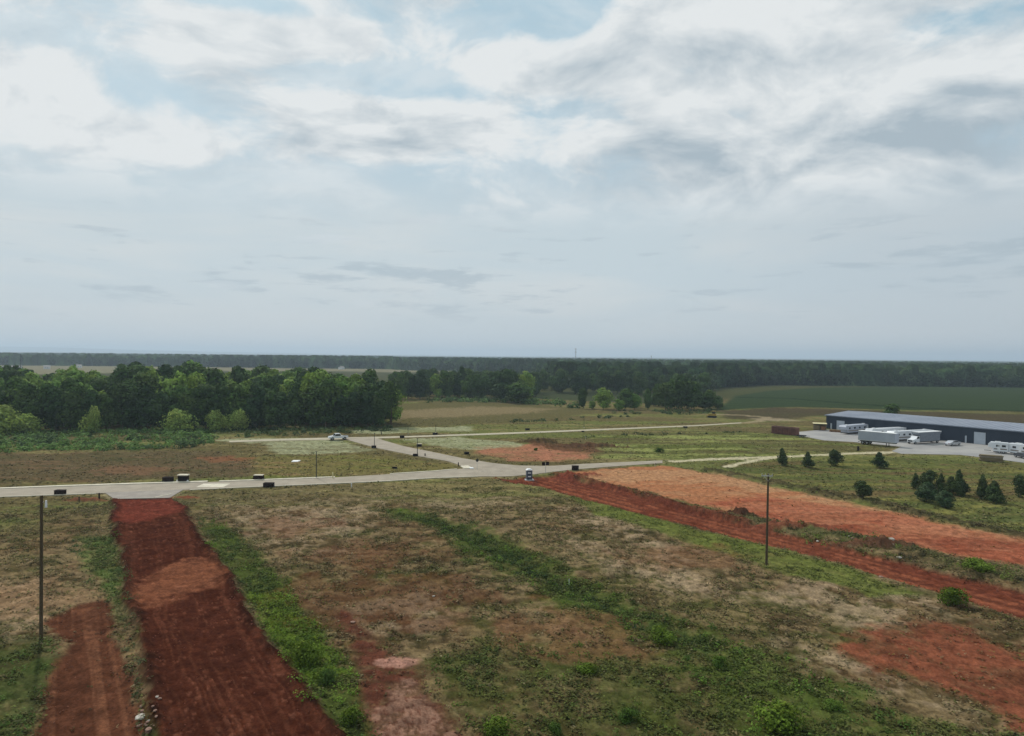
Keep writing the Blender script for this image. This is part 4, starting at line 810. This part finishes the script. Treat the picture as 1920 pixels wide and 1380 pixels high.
def slab(px, py, w_, d, h, rz, m_, lb, cat='slab', name='concrete_slab'):
    p = at(px, py); p.z = max(p.z, 0); o = MB().box(-w_/2, w_/2, -d/2, d/2, -.1, h, .02).build(name, m_); o.location = p; o.rotation_euler = (0, 0, rz); tag(o, lb, cat)
slab(874, 876.5, 1.9, 3.6, .16, .3, M_conc, 'pale square concrete slab on the grass corner of the crossroads')
slab(555, 865, 1.7, 2.2, .14, .1, M_white, 'small white slab lying in the left field')
slab(884, 878.5, .8, 1.4, .2, .3, M_white, 'small white block beside the corner slab', 'block')
slab(305, 930.5, .25, 3.2, .14, -.45, M_conc, 'short pale kerb stone at the right edge of the asphalt spur', 'kerb stone', 'kerb_stone')
slab(400, 910.5, 5, 3.5, .06, .05, M_conc, 'pale concrete driveway apron crossing the main road edge', 'driveway', 'driveway_apron')

# stones
def stone(px, py, sz, lb, m_, seed, flat=.55, group=None):
    rg = random.Random(seed); bm = bmesh.new(); bmesh.ops.create_icosphere(bm, subdivisions=1, radius=sz/2)
    for v in bm.verts: v.co *= rg.uniform(.7, 1.15); v.co.z *= flat
    bmesh.ops.bevel(bm, geom=bm.edges[:], offset=sz*.03, segments=1, affect='EDGES')
    me = bpy.data.meshes.new('stone'); bm.to_mesh(me); bm.free(); o = link('stone', me, m_); p = at(px, py); p.z += sz*.12; o.location = p; o.rotation_euler = (0, 0, rg.uniform(0, 6)); tag(o, lb, 'stone', group)
M_st = mat('pale_stone', (158, 150, 138), (184, 178, 166), .9, 3, bump=.3); M_st2 = mat('red_brown_stone', (126, 96, 82), (150, 124, 108), .9, 3, bump=.3)
stone(266, 1350, .95, 'largest pale flat stone on the strip between the two dirt lanes', M_st, 1, .3)
stone(280, 1372, .6, 'pale stone below the largest one between the dirt lanes', M_st2, 2, .4)
stone(1672, 1021, .95, 'big pale block on the spoil heap at the edge of the red pad', M_st, 3, .7)
stone(1654, 1016, .6, 'smaller pale block left of the big one on the spoil heap', M_st, 4, .7)
stone(1686, 1048, .7, 'pale stone on the weedy bank above the red road', M_st, 5, .5)
stone(1652, 1081, .6, 'pale stone on the near edge of the red road', M_st2, 6, .4)
stone(1386, 963, .6, 'pale stone sitting in the dark soil heap', M_st, 7, .6)
stone(813, 1116, .35, 'single small pale stone in the middle weeds', M_st, 8)
stone(662, 1168, .6, 'flat pinkish stone left of the chalky patch', M_st2, 9, .3)
stone(1533, 1015, .5, 'small pale stone by the soil ridge right of the pole', M_st, 10)
rg = random.Random(3)
for i in range(46):
    if i < 26: px = rg.uniform(255, 300); py = rg.uniform(1320, 1395); lb = 'small stone in the rubble between the two dirt lanes'; gp = 'rubble stones between the dirt lanes'
    else: px = rg.uniform(1590, 1720); py = 1010+(px-1590)*.12+rg.uniform(-3, 10); lb = 'small stone in the rubble along the red pad edge'; gp = 'rubble stones along the pad edge'
    stone(px, py, rg.uniform(.12, .38), lb, rg.choice([M_st, M_st2, M_st2]), 50+i, .6, gp)
# clods on the embankment and the cut road (uncountable)
rg_ = np.random.default_rng(9); V = []; C = []
def clods(poly, n, s0, s1, seed, cc):
    rg_ = np.random.default_rng(seed); a = np.array(poly); x0, y0 = a.min(0); x1, y1 = a.max(0); X = rg_.uniform(x0, x1, n); Y = rg_.uniform(max(y0, 36), y1, n)
    k = polysd(X, Y, poly) > -.8; X = X[k]; Y = Y[k]; edge = np.exp(-np.abs(polysd(X, Y, poly))/1.2); k = rg_.uniform(0, 1, len(X)) < .06+.95*edge**2; X = X[k]; Y = Y[k]
    Z = fields(X, Y)[1]; n = len(X); S = rg_.uniform(s0, s1, n)**1.3
    for q in range(3):
        nn = rg_.normal(size=(n, 3)); nn[:, 2] = np.abs(nn[:, 2])+.9; nn /= np.linalg.norm(nn, axis=1, keepdims=True)
        V.append(leafquads(np.stack([X, Y, Z+S*.2], -1)+nn*S[:, None]*.25, nn, S, rg_, .9)); C.append(np.array(lin(cc))*rg_.uniform(.7, 1.5, (n, 1)))
clods(EMB, 16000, .08, .26, 1, (104, 62, 49)); clods(STRIP2, 3500, .08, .24, 2, (120, 80, 62)); clods(ROADR, 9000, .12, .4, 3, (122, 74, 57)); clods(STRIP3, 3000, .1, .22, 4, (128, 82, 66)); clods(PADR, 2500, .15, .4, 5, (140, 98, 76))
tag(link('soil_clods', quadmesh('soil_clods', np.concatenate(V), np.concatenate(C)), F_tint), 'loose clods of red soil along the edges of the dug ground', 'soil', None, 'stuff')

# ------------------------------------------------------------------ warehouse
c0 = P(1549, 803.6); c1 = P(1851, 834.5); dv = (c1-c0).normalized(); ang = math.atan2(dv.y, dv.x); LEN = 92.0; WID = 28.0; EH = 5.0; RH = 5.95
wh = empty('warehouse', c0, ang); tag(wh, 'long low dark metal warehouse with pale ribbed roof behind the paved yard', 'warehouse')
M_wall = mat('dark_blue_grey_cladding', (44, 54, 68), (52, 62, 76), .6, .25, streak=(1, 1, .3)); M_roof = mat('pale_metal_roof', (124, 131, 144), (136, 142, 154), .6, .15, metal=.1)
# local frame: x along the front wall, the building lies on local +y (far side)
MB().prism([(0, 0), (WID, 0), (WID, EH-.05), (WID/2, RH-.05), (0, EH-.05)], 0, LEN).build('wall', M_wall, wh).matrix_local = Matrix(((0, 1, 0, 0), (1, 0, 0, 0), (0, 0, 1, 0), (0, 0, 0, 1)))
rf_ = MB(); sl = (RH-EH)/(WID/2)
for a_, b_ in ((( -.4, EH-.4*sl), (WID/2, RH)), ((WID/2, RH), (WID+.4, EH-.4*sl))):
    vs = [rf_.bm.verts.new(q) for q in ((-.4, a_[0], a_[1]), (LEN+.4, a_[0], a_[1]), (LEN+.4, b_[0], b_[1]), (-.4, b_[0], b_[1]), (-.4, a_[0], a_[1]-.02), (LEN+.4, a_[0], a_[1]-.02), (LEN+.4, b_[0], b_[1]-.02), (-.4, b_[0], b_[1]-.02))]
    for f in ((0, 1, 2, 3), (7, 6, 5, 4), (0, 4, 5, 1), (1, 5, 6, 2), (2, 6, 7, 3), (3, 7, 4, 0)): rf_.bm.faces.new([vs[i] for i in f])
ro = rf_.build('roof', M_roof, wh)
sm = MB()
for i in range(62):
    x = i*1.5
    for (ya, za, yb, zb) in ((-.4, EH-.4*sl, WID/2, RH),):
        vs = [sm.bm.verts.new(q) for q in ((x-.04, ya, za), (x+.04, ya, za), (x+.04, yb, zb), (x-.04, yb, zb), (x-.04, ya, za+.06), (x+.04, ya, za+.06), (x+.04, yb, zb+.06), (x-.04, yb, zb+.06))]
        for f in ((4, 5, 6, 7), (0, 1, 5, 4), (1, 2, 6, 5), (3, 0, 4, 7)): sm.bm.faces.new([vs[i_] for i_ in f])
o = sm.build('roof_seams', M_roof, ro); tag(o, kind='stuff')
MB().box(-.42, LEN+.42, -.46, -.38, EH-.32, EH-.02).build('gutter', mat('gutter', (120, 128, 142), (130, 138, 150), .5), wh)
M_trim = mat('dark_trim', (40, 46, 56), (48, 54, 64), .6); M_door = mat('pale_roller_door', (172, 180, 190), (184, 191, 200), .5, .6)
def local(px, py): q = P(px, py)-c0; return Vector((q.x*math.cos(ang)+q.y*math.sin(ang), -q.x*math.sin(ang)+q.y*math.cos(ang)))
def wallx(px):                                      # where the ray of a picture column meets the front wall
    d = PD(px, 100); k = d.x/d.y; return (k*c0.y-c0.x)/(dv.x-k*dv.y)
def wdoor(a, b_, h, nm='roller_door', panels=5):
    x0, x1 = wallx(a), wallx(b_); o = MB().box(x0-.12, x0, -.09, 0, 0, h+.12).box(x1, x1+.12, -.09, 0, 0, h+.12).box(x0, x1, -.09, 0, h, h+.12).build('door_frame', M_trim, wh)
    dr = MB().box(x0, x1, -.05, -.01, .02, h).build(nm, M_door, wh)
    for i in range(panels):
        MB().box(x0+.03, x1-.03, -.08, -.05, .05+(h-.05)*i/panels, (h-.05)*(i+1)/panels, .01).build('door_panel', M_door, dr)
wdoor(1570.5, 1585.5, 3.3); wdoor(1829, 1851, 3.6); wdoor(1559, 1562, 2.1, 'door', 1); wdoor(1812, 1815.5, 2.2, 'door', 1)
wdoor(2010, 2040, 3.6)
rb = MB()
for i in range(0, 306): rb.box(i*.3, i*.3+.06, -.035, 0, .0, EH-.1)
tag(rb.build('wall_ribs', M_wall, wh), kind='stuff')

# ------------------------------------------------------------------ vehicles
M_tyre = mat('tyre_rubber', (24, 24, 24), (32, 32, 32), .85); M_rim = mat('wheel_rim', (150, 152, 154), (170, 170, 172), .4, metal=.6)
M_glass = mat('dark_glass', (20, 26, 32), (28, 34, 40), .08, spec=.8); M_vw = mat('white_vehicle_paint', (206, 210, 214), (218, 221, 224), .35, .5, spec=.5, coat=.3)
M_vg = mat('silver_trailer_paint', (160, 166, 178), (172, 178, 188), .45, .3); M_und = mat('dark_underbody', (34, 36, 40), (46, 48, 52), .8); M_red = mat('red_lamp', (130, 24, 20), (140, 30, 24), .4)
M_grey = mat('grey_and_shade_paint', (112, 118, 128), (126, 132, 140), .4, coat=.3); M_sil = mat('silver_car_paint', (176, 180, 186), (190, 194, 198), .3, metal=.3, coat=.4); M_tan = mat('graphic_stripe_tan', (126, 118, 112), (136, 128, 122), .5)
def wheel(e, x, y, r=.42, wd=.26):
    o = MB().tube((x, y-wd/2, r), (x, y+wd/2, r), r, r, 16).build('wheel', M_tyre, e); MB().tube((x, y-wd/2-.015, r), (x, y+wd/2+.015, r), r*.55, r*.55, 12).build('rim', M_rim, o)
def base2(px0, py0, px1, py1, name, lb, cat, group=None, z=.05):
    a, b2 = P(px0, py0), P(px1, py1); m_ = (a+b2)/2; m_.z = z; d = b2-a; e = empty(name, m_, math.atan2(d.y, d.x)); tag(e, lb, cat, group); return e, d.length
def semi(px0, py0, px1, py1, h, lb, body=M_vg, W_=2.5, legs=True, minl=0):
    e, L_ = base2(px0, py0, px1, py1, 'semi_trailer', lb, 'trailer'); L_ = max(L_, minl); x0 = -L_/2
    MB().box(x0, L_/2, -W_/2, W_/2, 1.15, h, .05).build('box_body', body, e); MB().box(x0+.02, L_/2-.02, -W_/2-.02, W_/2+.02, h-.1, h+.015, .01).build('roof', M_white, e)
    MB().box(x0+.2, L_/2-.2, -.5, .5, .85, 1.14).build('chassis', M_und, e); MB().box(x0, L_/2, -W_/2-.025, -W_/2+.01, 1.12, 1.30).build('side_rail', M_galv, e)
    for i in range(int(L_/1.2)): x = x0+.6+i*1.2; MB().box(x, x+.05, -W_/2-.02, -W_/2, 1.3, h-.1).build('rib', body, e)
    for x in (x0+1.3, x0+2.5):
        for y in (-W_/2+.2, W_/2-.2): wheel(e, x, y, .5, .3)
    if legs:
        for y in (-.9, .9): MB().box(L_/2-2.6, L_/2-2.45, y-.06, y+.06, .03, 1.1).box(L_/2-2.7, L_/2-2.35, y-.12, y+.12, 0, .04).build('landing_leg', M_und, e)
        MB().box(x0, x0+.06, -W_/2, W_/2, .55, .68).build('bumper', M_und, e)
    return e
semi(1612, 831.5, 1682, 838.5, 3.9, 'long plain silver box trailer parked nearest the yard edge')
def camper(px0, py0, px1, py1, h, lb, W_=2.5, nose=True, stripe=M_tan, body=M_vw, flip=False):
    e, L_ = base2(px0, py0, px1, py1, 'camper_trailer', lb, 'camper trailer'); x0, x1 = -L_/2, L_/2
    if nose:
        pts = [(x0+1.2, .55), (x1-.1, .55), (x1, 1.0), (x1, h-.2), (x1-.2, h), (x0+.5, h), (x0, h-.5), (x0, h-1.4), (x0+.3, 1.6), (x0+1.0, 1.5)]
    else: pts = [(x0+.3, .55), (x1-.2, .55), (x1, .9), (x1, h-.25), (x1-.25, h), (x0+.35, h), (x0, h-.7), (x0, 1.1)]
    if flip: pts = [(-x, z) for x, z in pts][::-1]
    MB().prism(pts, -W_/2, W_/2, .04).build('body', body, e)
    MB().box(x0+1.3, x1-.3, -W_/2-.015, -W_/2+.01, 1.0, 1.35).build('stripe', stripe, e)
    for x in np.linspace(x0+1.8, x1-1.4, max(2, int(L_/2.4))): o = MB().box(x, x+.85, -W_/2-.03, -W_/2, 1.75, 2.3, .03).build('window', M_glass, e)
    MB().box(x1-2.4, x1-1.75, -W_/2-.03, -W_/2, .7, 2.5, .03).build('door', M_white, e)
    for x in (x0+2, x1-3): MB().box(x, x+.7, -.4, .4, h, h+.25, .05).build('roof_unit', M_white, e)
    MB().box(x0+1.2, x1-.3, -W_/2+.1, W_/2-.1, .35, .55).build('chassis', M_und, e)
    for x in (.3, 1.2):
        for y in (-W_/2+.15, W_/2-.15): wheel(e, x, y, .36, .22)
    MB().box(x0-.9 if not flip else x1, x0+.6 if not flip else x1+1.1, -.06, .06, .45, .57).build('hitch', M_und, e)
    return e
camper(1628, 822, 1704, 817.5, 3.0, 'long pale camper trailer at the back behind the silver box trailer', nose=False)
camper(1668, 827.5, 1744, 823.5, 3.05, 'long white camper right behind the silver box trailer end')
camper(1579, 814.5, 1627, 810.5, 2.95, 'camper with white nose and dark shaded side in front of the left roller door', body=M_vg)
camper(1853, 848, 1891, 851, 2.9, 'white camper, left of the two at the right edge of the yard')
camper(1890, 850.5, 1934, 856, 2.9, 'white camper, right of the two, cut by the right edge', nose=False)
# box truck with nose at left
e, L_ = base2(1712, 832.5, 1758, 829.5, 'box_truck', 'white truck with overhanging box body parked before the dark wall', 'truck')
x0, x1 = -L_/2, L_/2
MB().prism([(x0+1.6, .7), (x1-.6, .7), (x1-.6, 2.7), (x1, 2.95), (x1, 3.4), (x0+.9, 3.4), (x0+.9, 2.75), (x0+1.6, 2.6)], -1.15, 1.15, .04).build('box_body', M_grey, e)  # shade on the box body is put into its grey
MB().box(x0+.85, x1+.05, -1.2, 1.2, 3.4, 3.52, .03).build('roof', M_white, e)
cb_ = MB().prism([(x0-1.3, .55), (x0+1.6, .55), (x0+1.6, 2.3), (x0+.5, 2.3), (x0+.05, 1.55), (x0-1.2, 1.35)], -1.0, 1.0, .06).build('cab', M_vw, e)
MB().prism([(x0+.12, 1.6), (x0+.52, 2.2), (x0+1.3, 2.2), (x0+1.3, 1.6)], -1.02, 1.02).build('window', M_glass, cb_); MB().box(x0-1.34, x0-1.29, -.7, .7, .75, 1.15).build('grille', M_und, cb_)
for y in (-.8, .8): MB().box(x0-1.35, x0-1.3, y-.15, y+.15, .9, 1.1).build('headlight', M_white, cb_)
for x in (x0-.4, x1-1.6):
    for y in (-.95, .95): wheel(e, x, y, .42)
MB().box(x0, x1-.6, -.8, .8, .45, .7).build('chassis', M_und, e)
def car(px0, py0, px1, py1, lb, paint, minl=4.3, name='parked_car', cat='car', z=.05):
    e, L_ = base2(px0, py0, px1, py1, name, lb, cat, z=z); L_ = max(minl, L_); k = L_/4.5
    pts = [(-2.2, .35), (2.2, .35), (2.25, .75), (2.1, 1.0), (1.35, 1.05), (.75, 1.42), (-.75, 1.45), (-1.35, 1.05), (-2.15, .9), (-2.25, .6)]
    MB().prism([(x*k, z_) for x, z_ in pts], -.86, .86, .06).build('body', paint, e)
    MB().prism([(x*k, z_) for x, z_ in ((-1.2, 1.07), (1.2, 1.07), (.68, 1.38), (-.68, 1.40))], -.875, .875).build('side_window', M_glass, e)
    MB().box(.72*k, 1.3*k, -.7, .7, 1.06, 1.2, .03).build('windscreen', M_glass, e)
    for x in (-1.4*k, 1.4*k):
        for y in (-.8, .8): wheel(e, x, y, .33, .2)
    for y in (-.6, .6): MB().box(2.2*k, 2.27*k, y-.15, y+.15, .65, .8).build('headlight', M_white, e); MB().box(-2.28*k, -2.2*k, y-.15, y+.15, .7, .85).build('tail_light', M_red, e)
    return e
car(1775, 836.5, 1797, 834.5, 'small silver car parked alone in front of the dark wall', M_sil, 4.0)
car(1906, 857, 1930, 862, 'dark car near the white campers, cut by the right edge', mat('dark_car_paint', (44, 48, 56), (54, 58, 66), .3, coat=.4), 4.2)
# pickup
e, L_ = base2(619, 824.5, 649, 824.5, 'pickup_truck', 'white crew cab pickup truck parked on the back road near the grove', 'pickup truck'); e.rotation_euler = (0, 0, R(28)); 
MB().prism([(-2.75, .5), (2.75, .5), (2.75, 1.12), (.75, 1.14), (.7, 1.14), (.45, 1.82), (-.9, 1.84), (-1.35, 1.2), (-2.65, 1.05), (-2.78, .85)], -.95, .95, .05).build('body', M_vw, e)
MB().prism([(-1.22, 1.2), (.55, 1.2), (.38, 1.72), (-.85, 1.74)], -.965, .965).build('side_window', M_glass, e)
w_ = MB().prism([(-1.37, 1.22), (-.95, 1.80), (-.91, 1.78), (-1.33, 1.2)], -.8, .8).build('windscreen', M_glass, e)
MB().box(.85, 2.68, -.8, .8, .98, 1.135).build('bed_liner', M_und, e); MB().box(-2.86, -2.74, -.9, .9, .5, .68, .02).build('bumper', M_galv, e)
for y in (-.75, .75): MB().box(-2.80, -2.72, y-.14, y+.14, .82, 1.0).build('headlight', M_white, e)
for x in (-1.8, 1.75):
    for y in (-.88, .88): wheel(e, x, y, .42, .26)
# tracked loader in the distance
M_cat = mat('machine_yellow', (150, 124, 44), (166, 138, 52), .5)
p = at(1336, 783); e = empty('bulldozer', p, R(160)); tag(e, 'small yellow bulldozer beside the far right bend of the back road', 'bulldozer')
MB().prism([(-1.5, .6), (1.7, .6), (1.7, 1.5), (.3, 1.6), (.3, 1.7), (-1.5, 1.7)], -.6, .6, .04).build('body', M_cat, e); MB().box(-1.1, .2, -.6, .6, 1.7, 2.7, .05).build('cab', M_glass, e); MB().box(-1.2, .3, -.7, .7, 2.7, 2.82, .03).build('cab_roof', M_cat, e)
for y in (-.95, .95): MB().prism([(-1.8, .45), (-1.4, 0), (1.4, 0), (1.8, .45), (1.4, .85), (-1.4, .85)], y-.25, y+.25, .04).build('track', M_und, e)
MB().prism([(2.1, .1), (2.3, .1), (2.4, .6), (2.25, 1.2), (2.1, 1.2), (2.2, .6)], -1.6, 1.6).build('blade', M_cat, e); MB().tube((1.4, .9, .5), (2.15, .9, .5), .08).tube((1.4, -.9, .5), (2.15, -.9, .5), .08).build('push_arm', M_und, e)
# rust container
M_rust = mat('rusty_brown_steel', (92, 60, 52), (112, 76, 64), .85, .8, bump=.2)
e, L_ = base2(1450, 812.5, 1495, 817, 'shipping_container', 'rusty brown open topped container at the left end of the yard', 'container'); x0 = -L_/2
MB().box(x0, L_/2, -1.2, -1.1, .1, 2.4).box(x0, L_/2, 1.1, 1.2, .1, 2.4).box(x0, x0+.1, -1.1, 1.1, .1, 2.4).box(L_/2-.1, L_/2, -1.1, 1.1, .1, 2.4).box(x0+.1, L_/2-.1, -1.1, 1.1, .1, .25).build('shell', M_rust, e)
MB().box(x0-.03, L_/2+.03, -1.26, -1.06, 2.4, 2.52).box(x0-.03, L_/2+.03, 1.06, 1.26, 2.4, 2.52).box(x0-.03, x0+.12, -1.06, 1.06, 2.4, 2.52).box(L_/2-.12, L_/2+.03, -1.06, 1.06, 2.4, 2.52).build('top_rail', mat('rail_rust', (128, 96, 88), (140, 108, 98), .8), e)
for i in range(int(L_/.8)): MB().box(x0+.3+i*.8, x0+.42+i*.8, -1.27, -1.2, .1, 2.4).build('rib', M_rust, e)
# low flat trailer, timber shed, brown heap of planks, timber stack
M_tim = mat('weathered_timber', (104, 92, 66), (132, 118, 88), .9, 2, streak=(.3, 3, 3)); M_tim2 = mat('brown_timber', (120, 84, 58), (142, 104, 74), .9, 2)
e, L_ = base2(1494, 819.5, 1512, 820.5, 'flat_trailer', 'low flat trailer beside the rusty container', 'trailer'); MB().box(-L_/2, L_/2, -.9, .9, .45, .58, .02).build('deck', M_grey, e); MB().box(-L_/2, L_/2, -.95, -.9, .5, .8).build('side_rail', M_und, e)
for x in (-.4, .4):
    for y in (-1, 1): wheel(e, x, y, .28, .18)
MB().box(L_/2, L_/2+1, -.05, .05, .42, .5).build('hitch', M_und, e)
e, L_ = base2(1525, 806, 1549, 807, 'timber_shed', 'small open timber shed with pale roof at the left end of the warehouse', 'shed')
for x in (-L_/2+.1, 0, L_/2-.1):
    for y in (-1.1, 1.1): MB().box(x-.08, x+.08, y-.08, y+.08, -.1, 2.3).build('post', M_tim, e)
MB().box(-L_/2, L_/2, 1.15, 1.22, 0, 2.2).build('back_wall', M_tim, e); MB().box(-L_/2+.1, -.2, -1.0, .9, .05, 1.7, .05).build('stacked_boards', M_tim, e); MB().box(.3, L_/2-.3, -1.0, .9, .05, 1.3, .05).build('stacked_boards', M_tim2, e)
o = MB().box(-L_/2-.2, L_/2+.2, -1.4, 1.4, 2.32, 2.42, .02).build('roof', M_yel, e); o.rotation_euler = (R(3), 0, 0)
def stack(px0, py0, px1, py1, n, rows_, h, lb, m1, m2, wd=1.6, seed=1):
    e, L_ = base2(px0, py0, px1, py1, 'timber_stack', lb, 'timber stack'); rg = random.Random(seed)
    for j in range(rows_):
        for i in range(n):
            y = -wd/2+wd*i/n; dx_ = rg.uniform(-.25, .25); MB().box(-L_/2+dx_, L_/2+dx_, y+.02, y+wd/n-.02, .12+h*j/rows_, .12+h*(j+.86)/rows_, .01).build('board', m1 if rg.random() < .6 else m2, e)
    for x in (-L_/2+.6, 0, L_/2-.6): MB().box(x-.08, x+.08, -wd/2, wd/2, -.05, .12).build('bearer', m2, e)
stack(1837, 864, 1879, 867, 5, 5, 1.5, 'pale weathered timber stack on the near edge of the yard', M_tim, mat('grey_timber', (128, 116, 104), (146, 134, 120), .9), 1.8, 3)
stack(1556, 809.5, 1580, 811, 4, 3, .7, 'low heap of brown boards before the left roller door', M_tim2, M_tim, 1.5, 4)
post(1609, 845, 1.35, .28, M_dark, 'short dark stump in the grass below the silver trailer', 'stump', 'stump')

# ------------------------------------------------------------------ masts, far houses
def mast(px, top, D, r, lb):
    p = PD(px, D); hz = 660+17*px/1920; h = CH-(top-hz)*D/FPX; e = empty('radio_mast', p); tag(e, lb, 'mast'); m_ = MB()
    for k in range(3):
        a = k*2.094; m_.tube((math.cos(a)*r*1.3, math.sin(a)*r*1.3, 0), (math.cos(a)*r*.6, math.sin(a)*r*.6, h), .16, .12, 6)
    m_.build('legs', M_post, e); b_ = MB(); n_ = int(h/4)
    for i in range(n_):
        for k in range(3):
            a = k*2.094; a2 = a+2.094; q = r*(1.3-.7*i/n_); q2 = r*(1.3-.7*(i+1)/n_); b_.tube((math.cos(a)*q, math.sin(a)*q, h*i/n_), (math.cos(a2)*q2, math.sin(a2)*q2, h*(i+1)/n_), .07, .07, 5)
    b_.build('lattice', M_post, e)
    for z in (h-2, h-9):
        for k in range(3): a = k*2.094+.5; MB().box(-.3, .3, -.2, .2, -1.2, 1.2, .05).build('antenna', M_galv, e, (math.cos(a)*r*1.9, math.sin(a)*r*1.9, z))
mast(1079, 653, 1500, 1.1, 'tall lattice radio mast rising above the centre of the horizon'); mast(1221, 667, 2100, 1.0, 'shorter faint radio mast right of the tall one')
M_rf = mat('grey_house_roof', (120, 116, 112), (132, 128, 124), .8)
for i, (px, D, w_, lb) in enumerate(((8, 960, 14, 'leftmost of the far white houses beyond the grove'), (22, 990, 11, 'second far white house from the left edge'), (34, 1010, 9, 'far white house nearest the thin mast'), (88, 1020, 8, 'lone small pale house right of the thin mast'), (148, 1120, 7, 'small white building just above the grove'), (640, 1180, 7, 'tiny white building on the far tan field'), (1210, 830, 7, 'small pale house among the far right trees'))):
    p = PD(px, D); e = empty('house', p, R(10*i)); tag(e, lb, 'house'); MB().box(-w_/2, w_/2, -4, 4, 0, 3.4).build('wall', M_white, e)
    MB().prism([(-4.5, 3.4), (4.5, 3.4), (0, 5.4)], -w_/2-.4, w_/2+.4).build('roof', M_rf, e).rotation_euler = (0, 0, R(90))
    for x in (-w_*.3, w_*.1): MB().box(x, x+1.2, -4.05, -4, 1, 2.2).build('window', M_glass, e)

for o in PROTO:
    if 'used' in o: del o['used']
# ------------------------------------------------------------------ haze
hz_ = MB().box(-15200, 15200, -14800, 16300, -2.0, 160).build('haze', None); tag(hz_, 'thin pale haze filling the air over the plain', 'haze', None, 'stuff')
mh = bpy.data.materials.new('haze'); mh.use_nodes = True; nt = mh.node_tree; nt.nodes.clear(); out = nt.nodes.new('ShaderNodeOutputMaterial'); pv_ = nt.nodes.new('ShaderNodeVolumePrincipled')
pv_.inputs['Color'].default_value = (.68, .83, .98, 1); pv_.inputs['Density'].default_value = 1.6e-4; pv_.inputs['Anisotropy'].default_value = .2; nt.links.new(pv_.outputs[0], out.inputs['Volume'])
hz_.data.materials.append(mh)
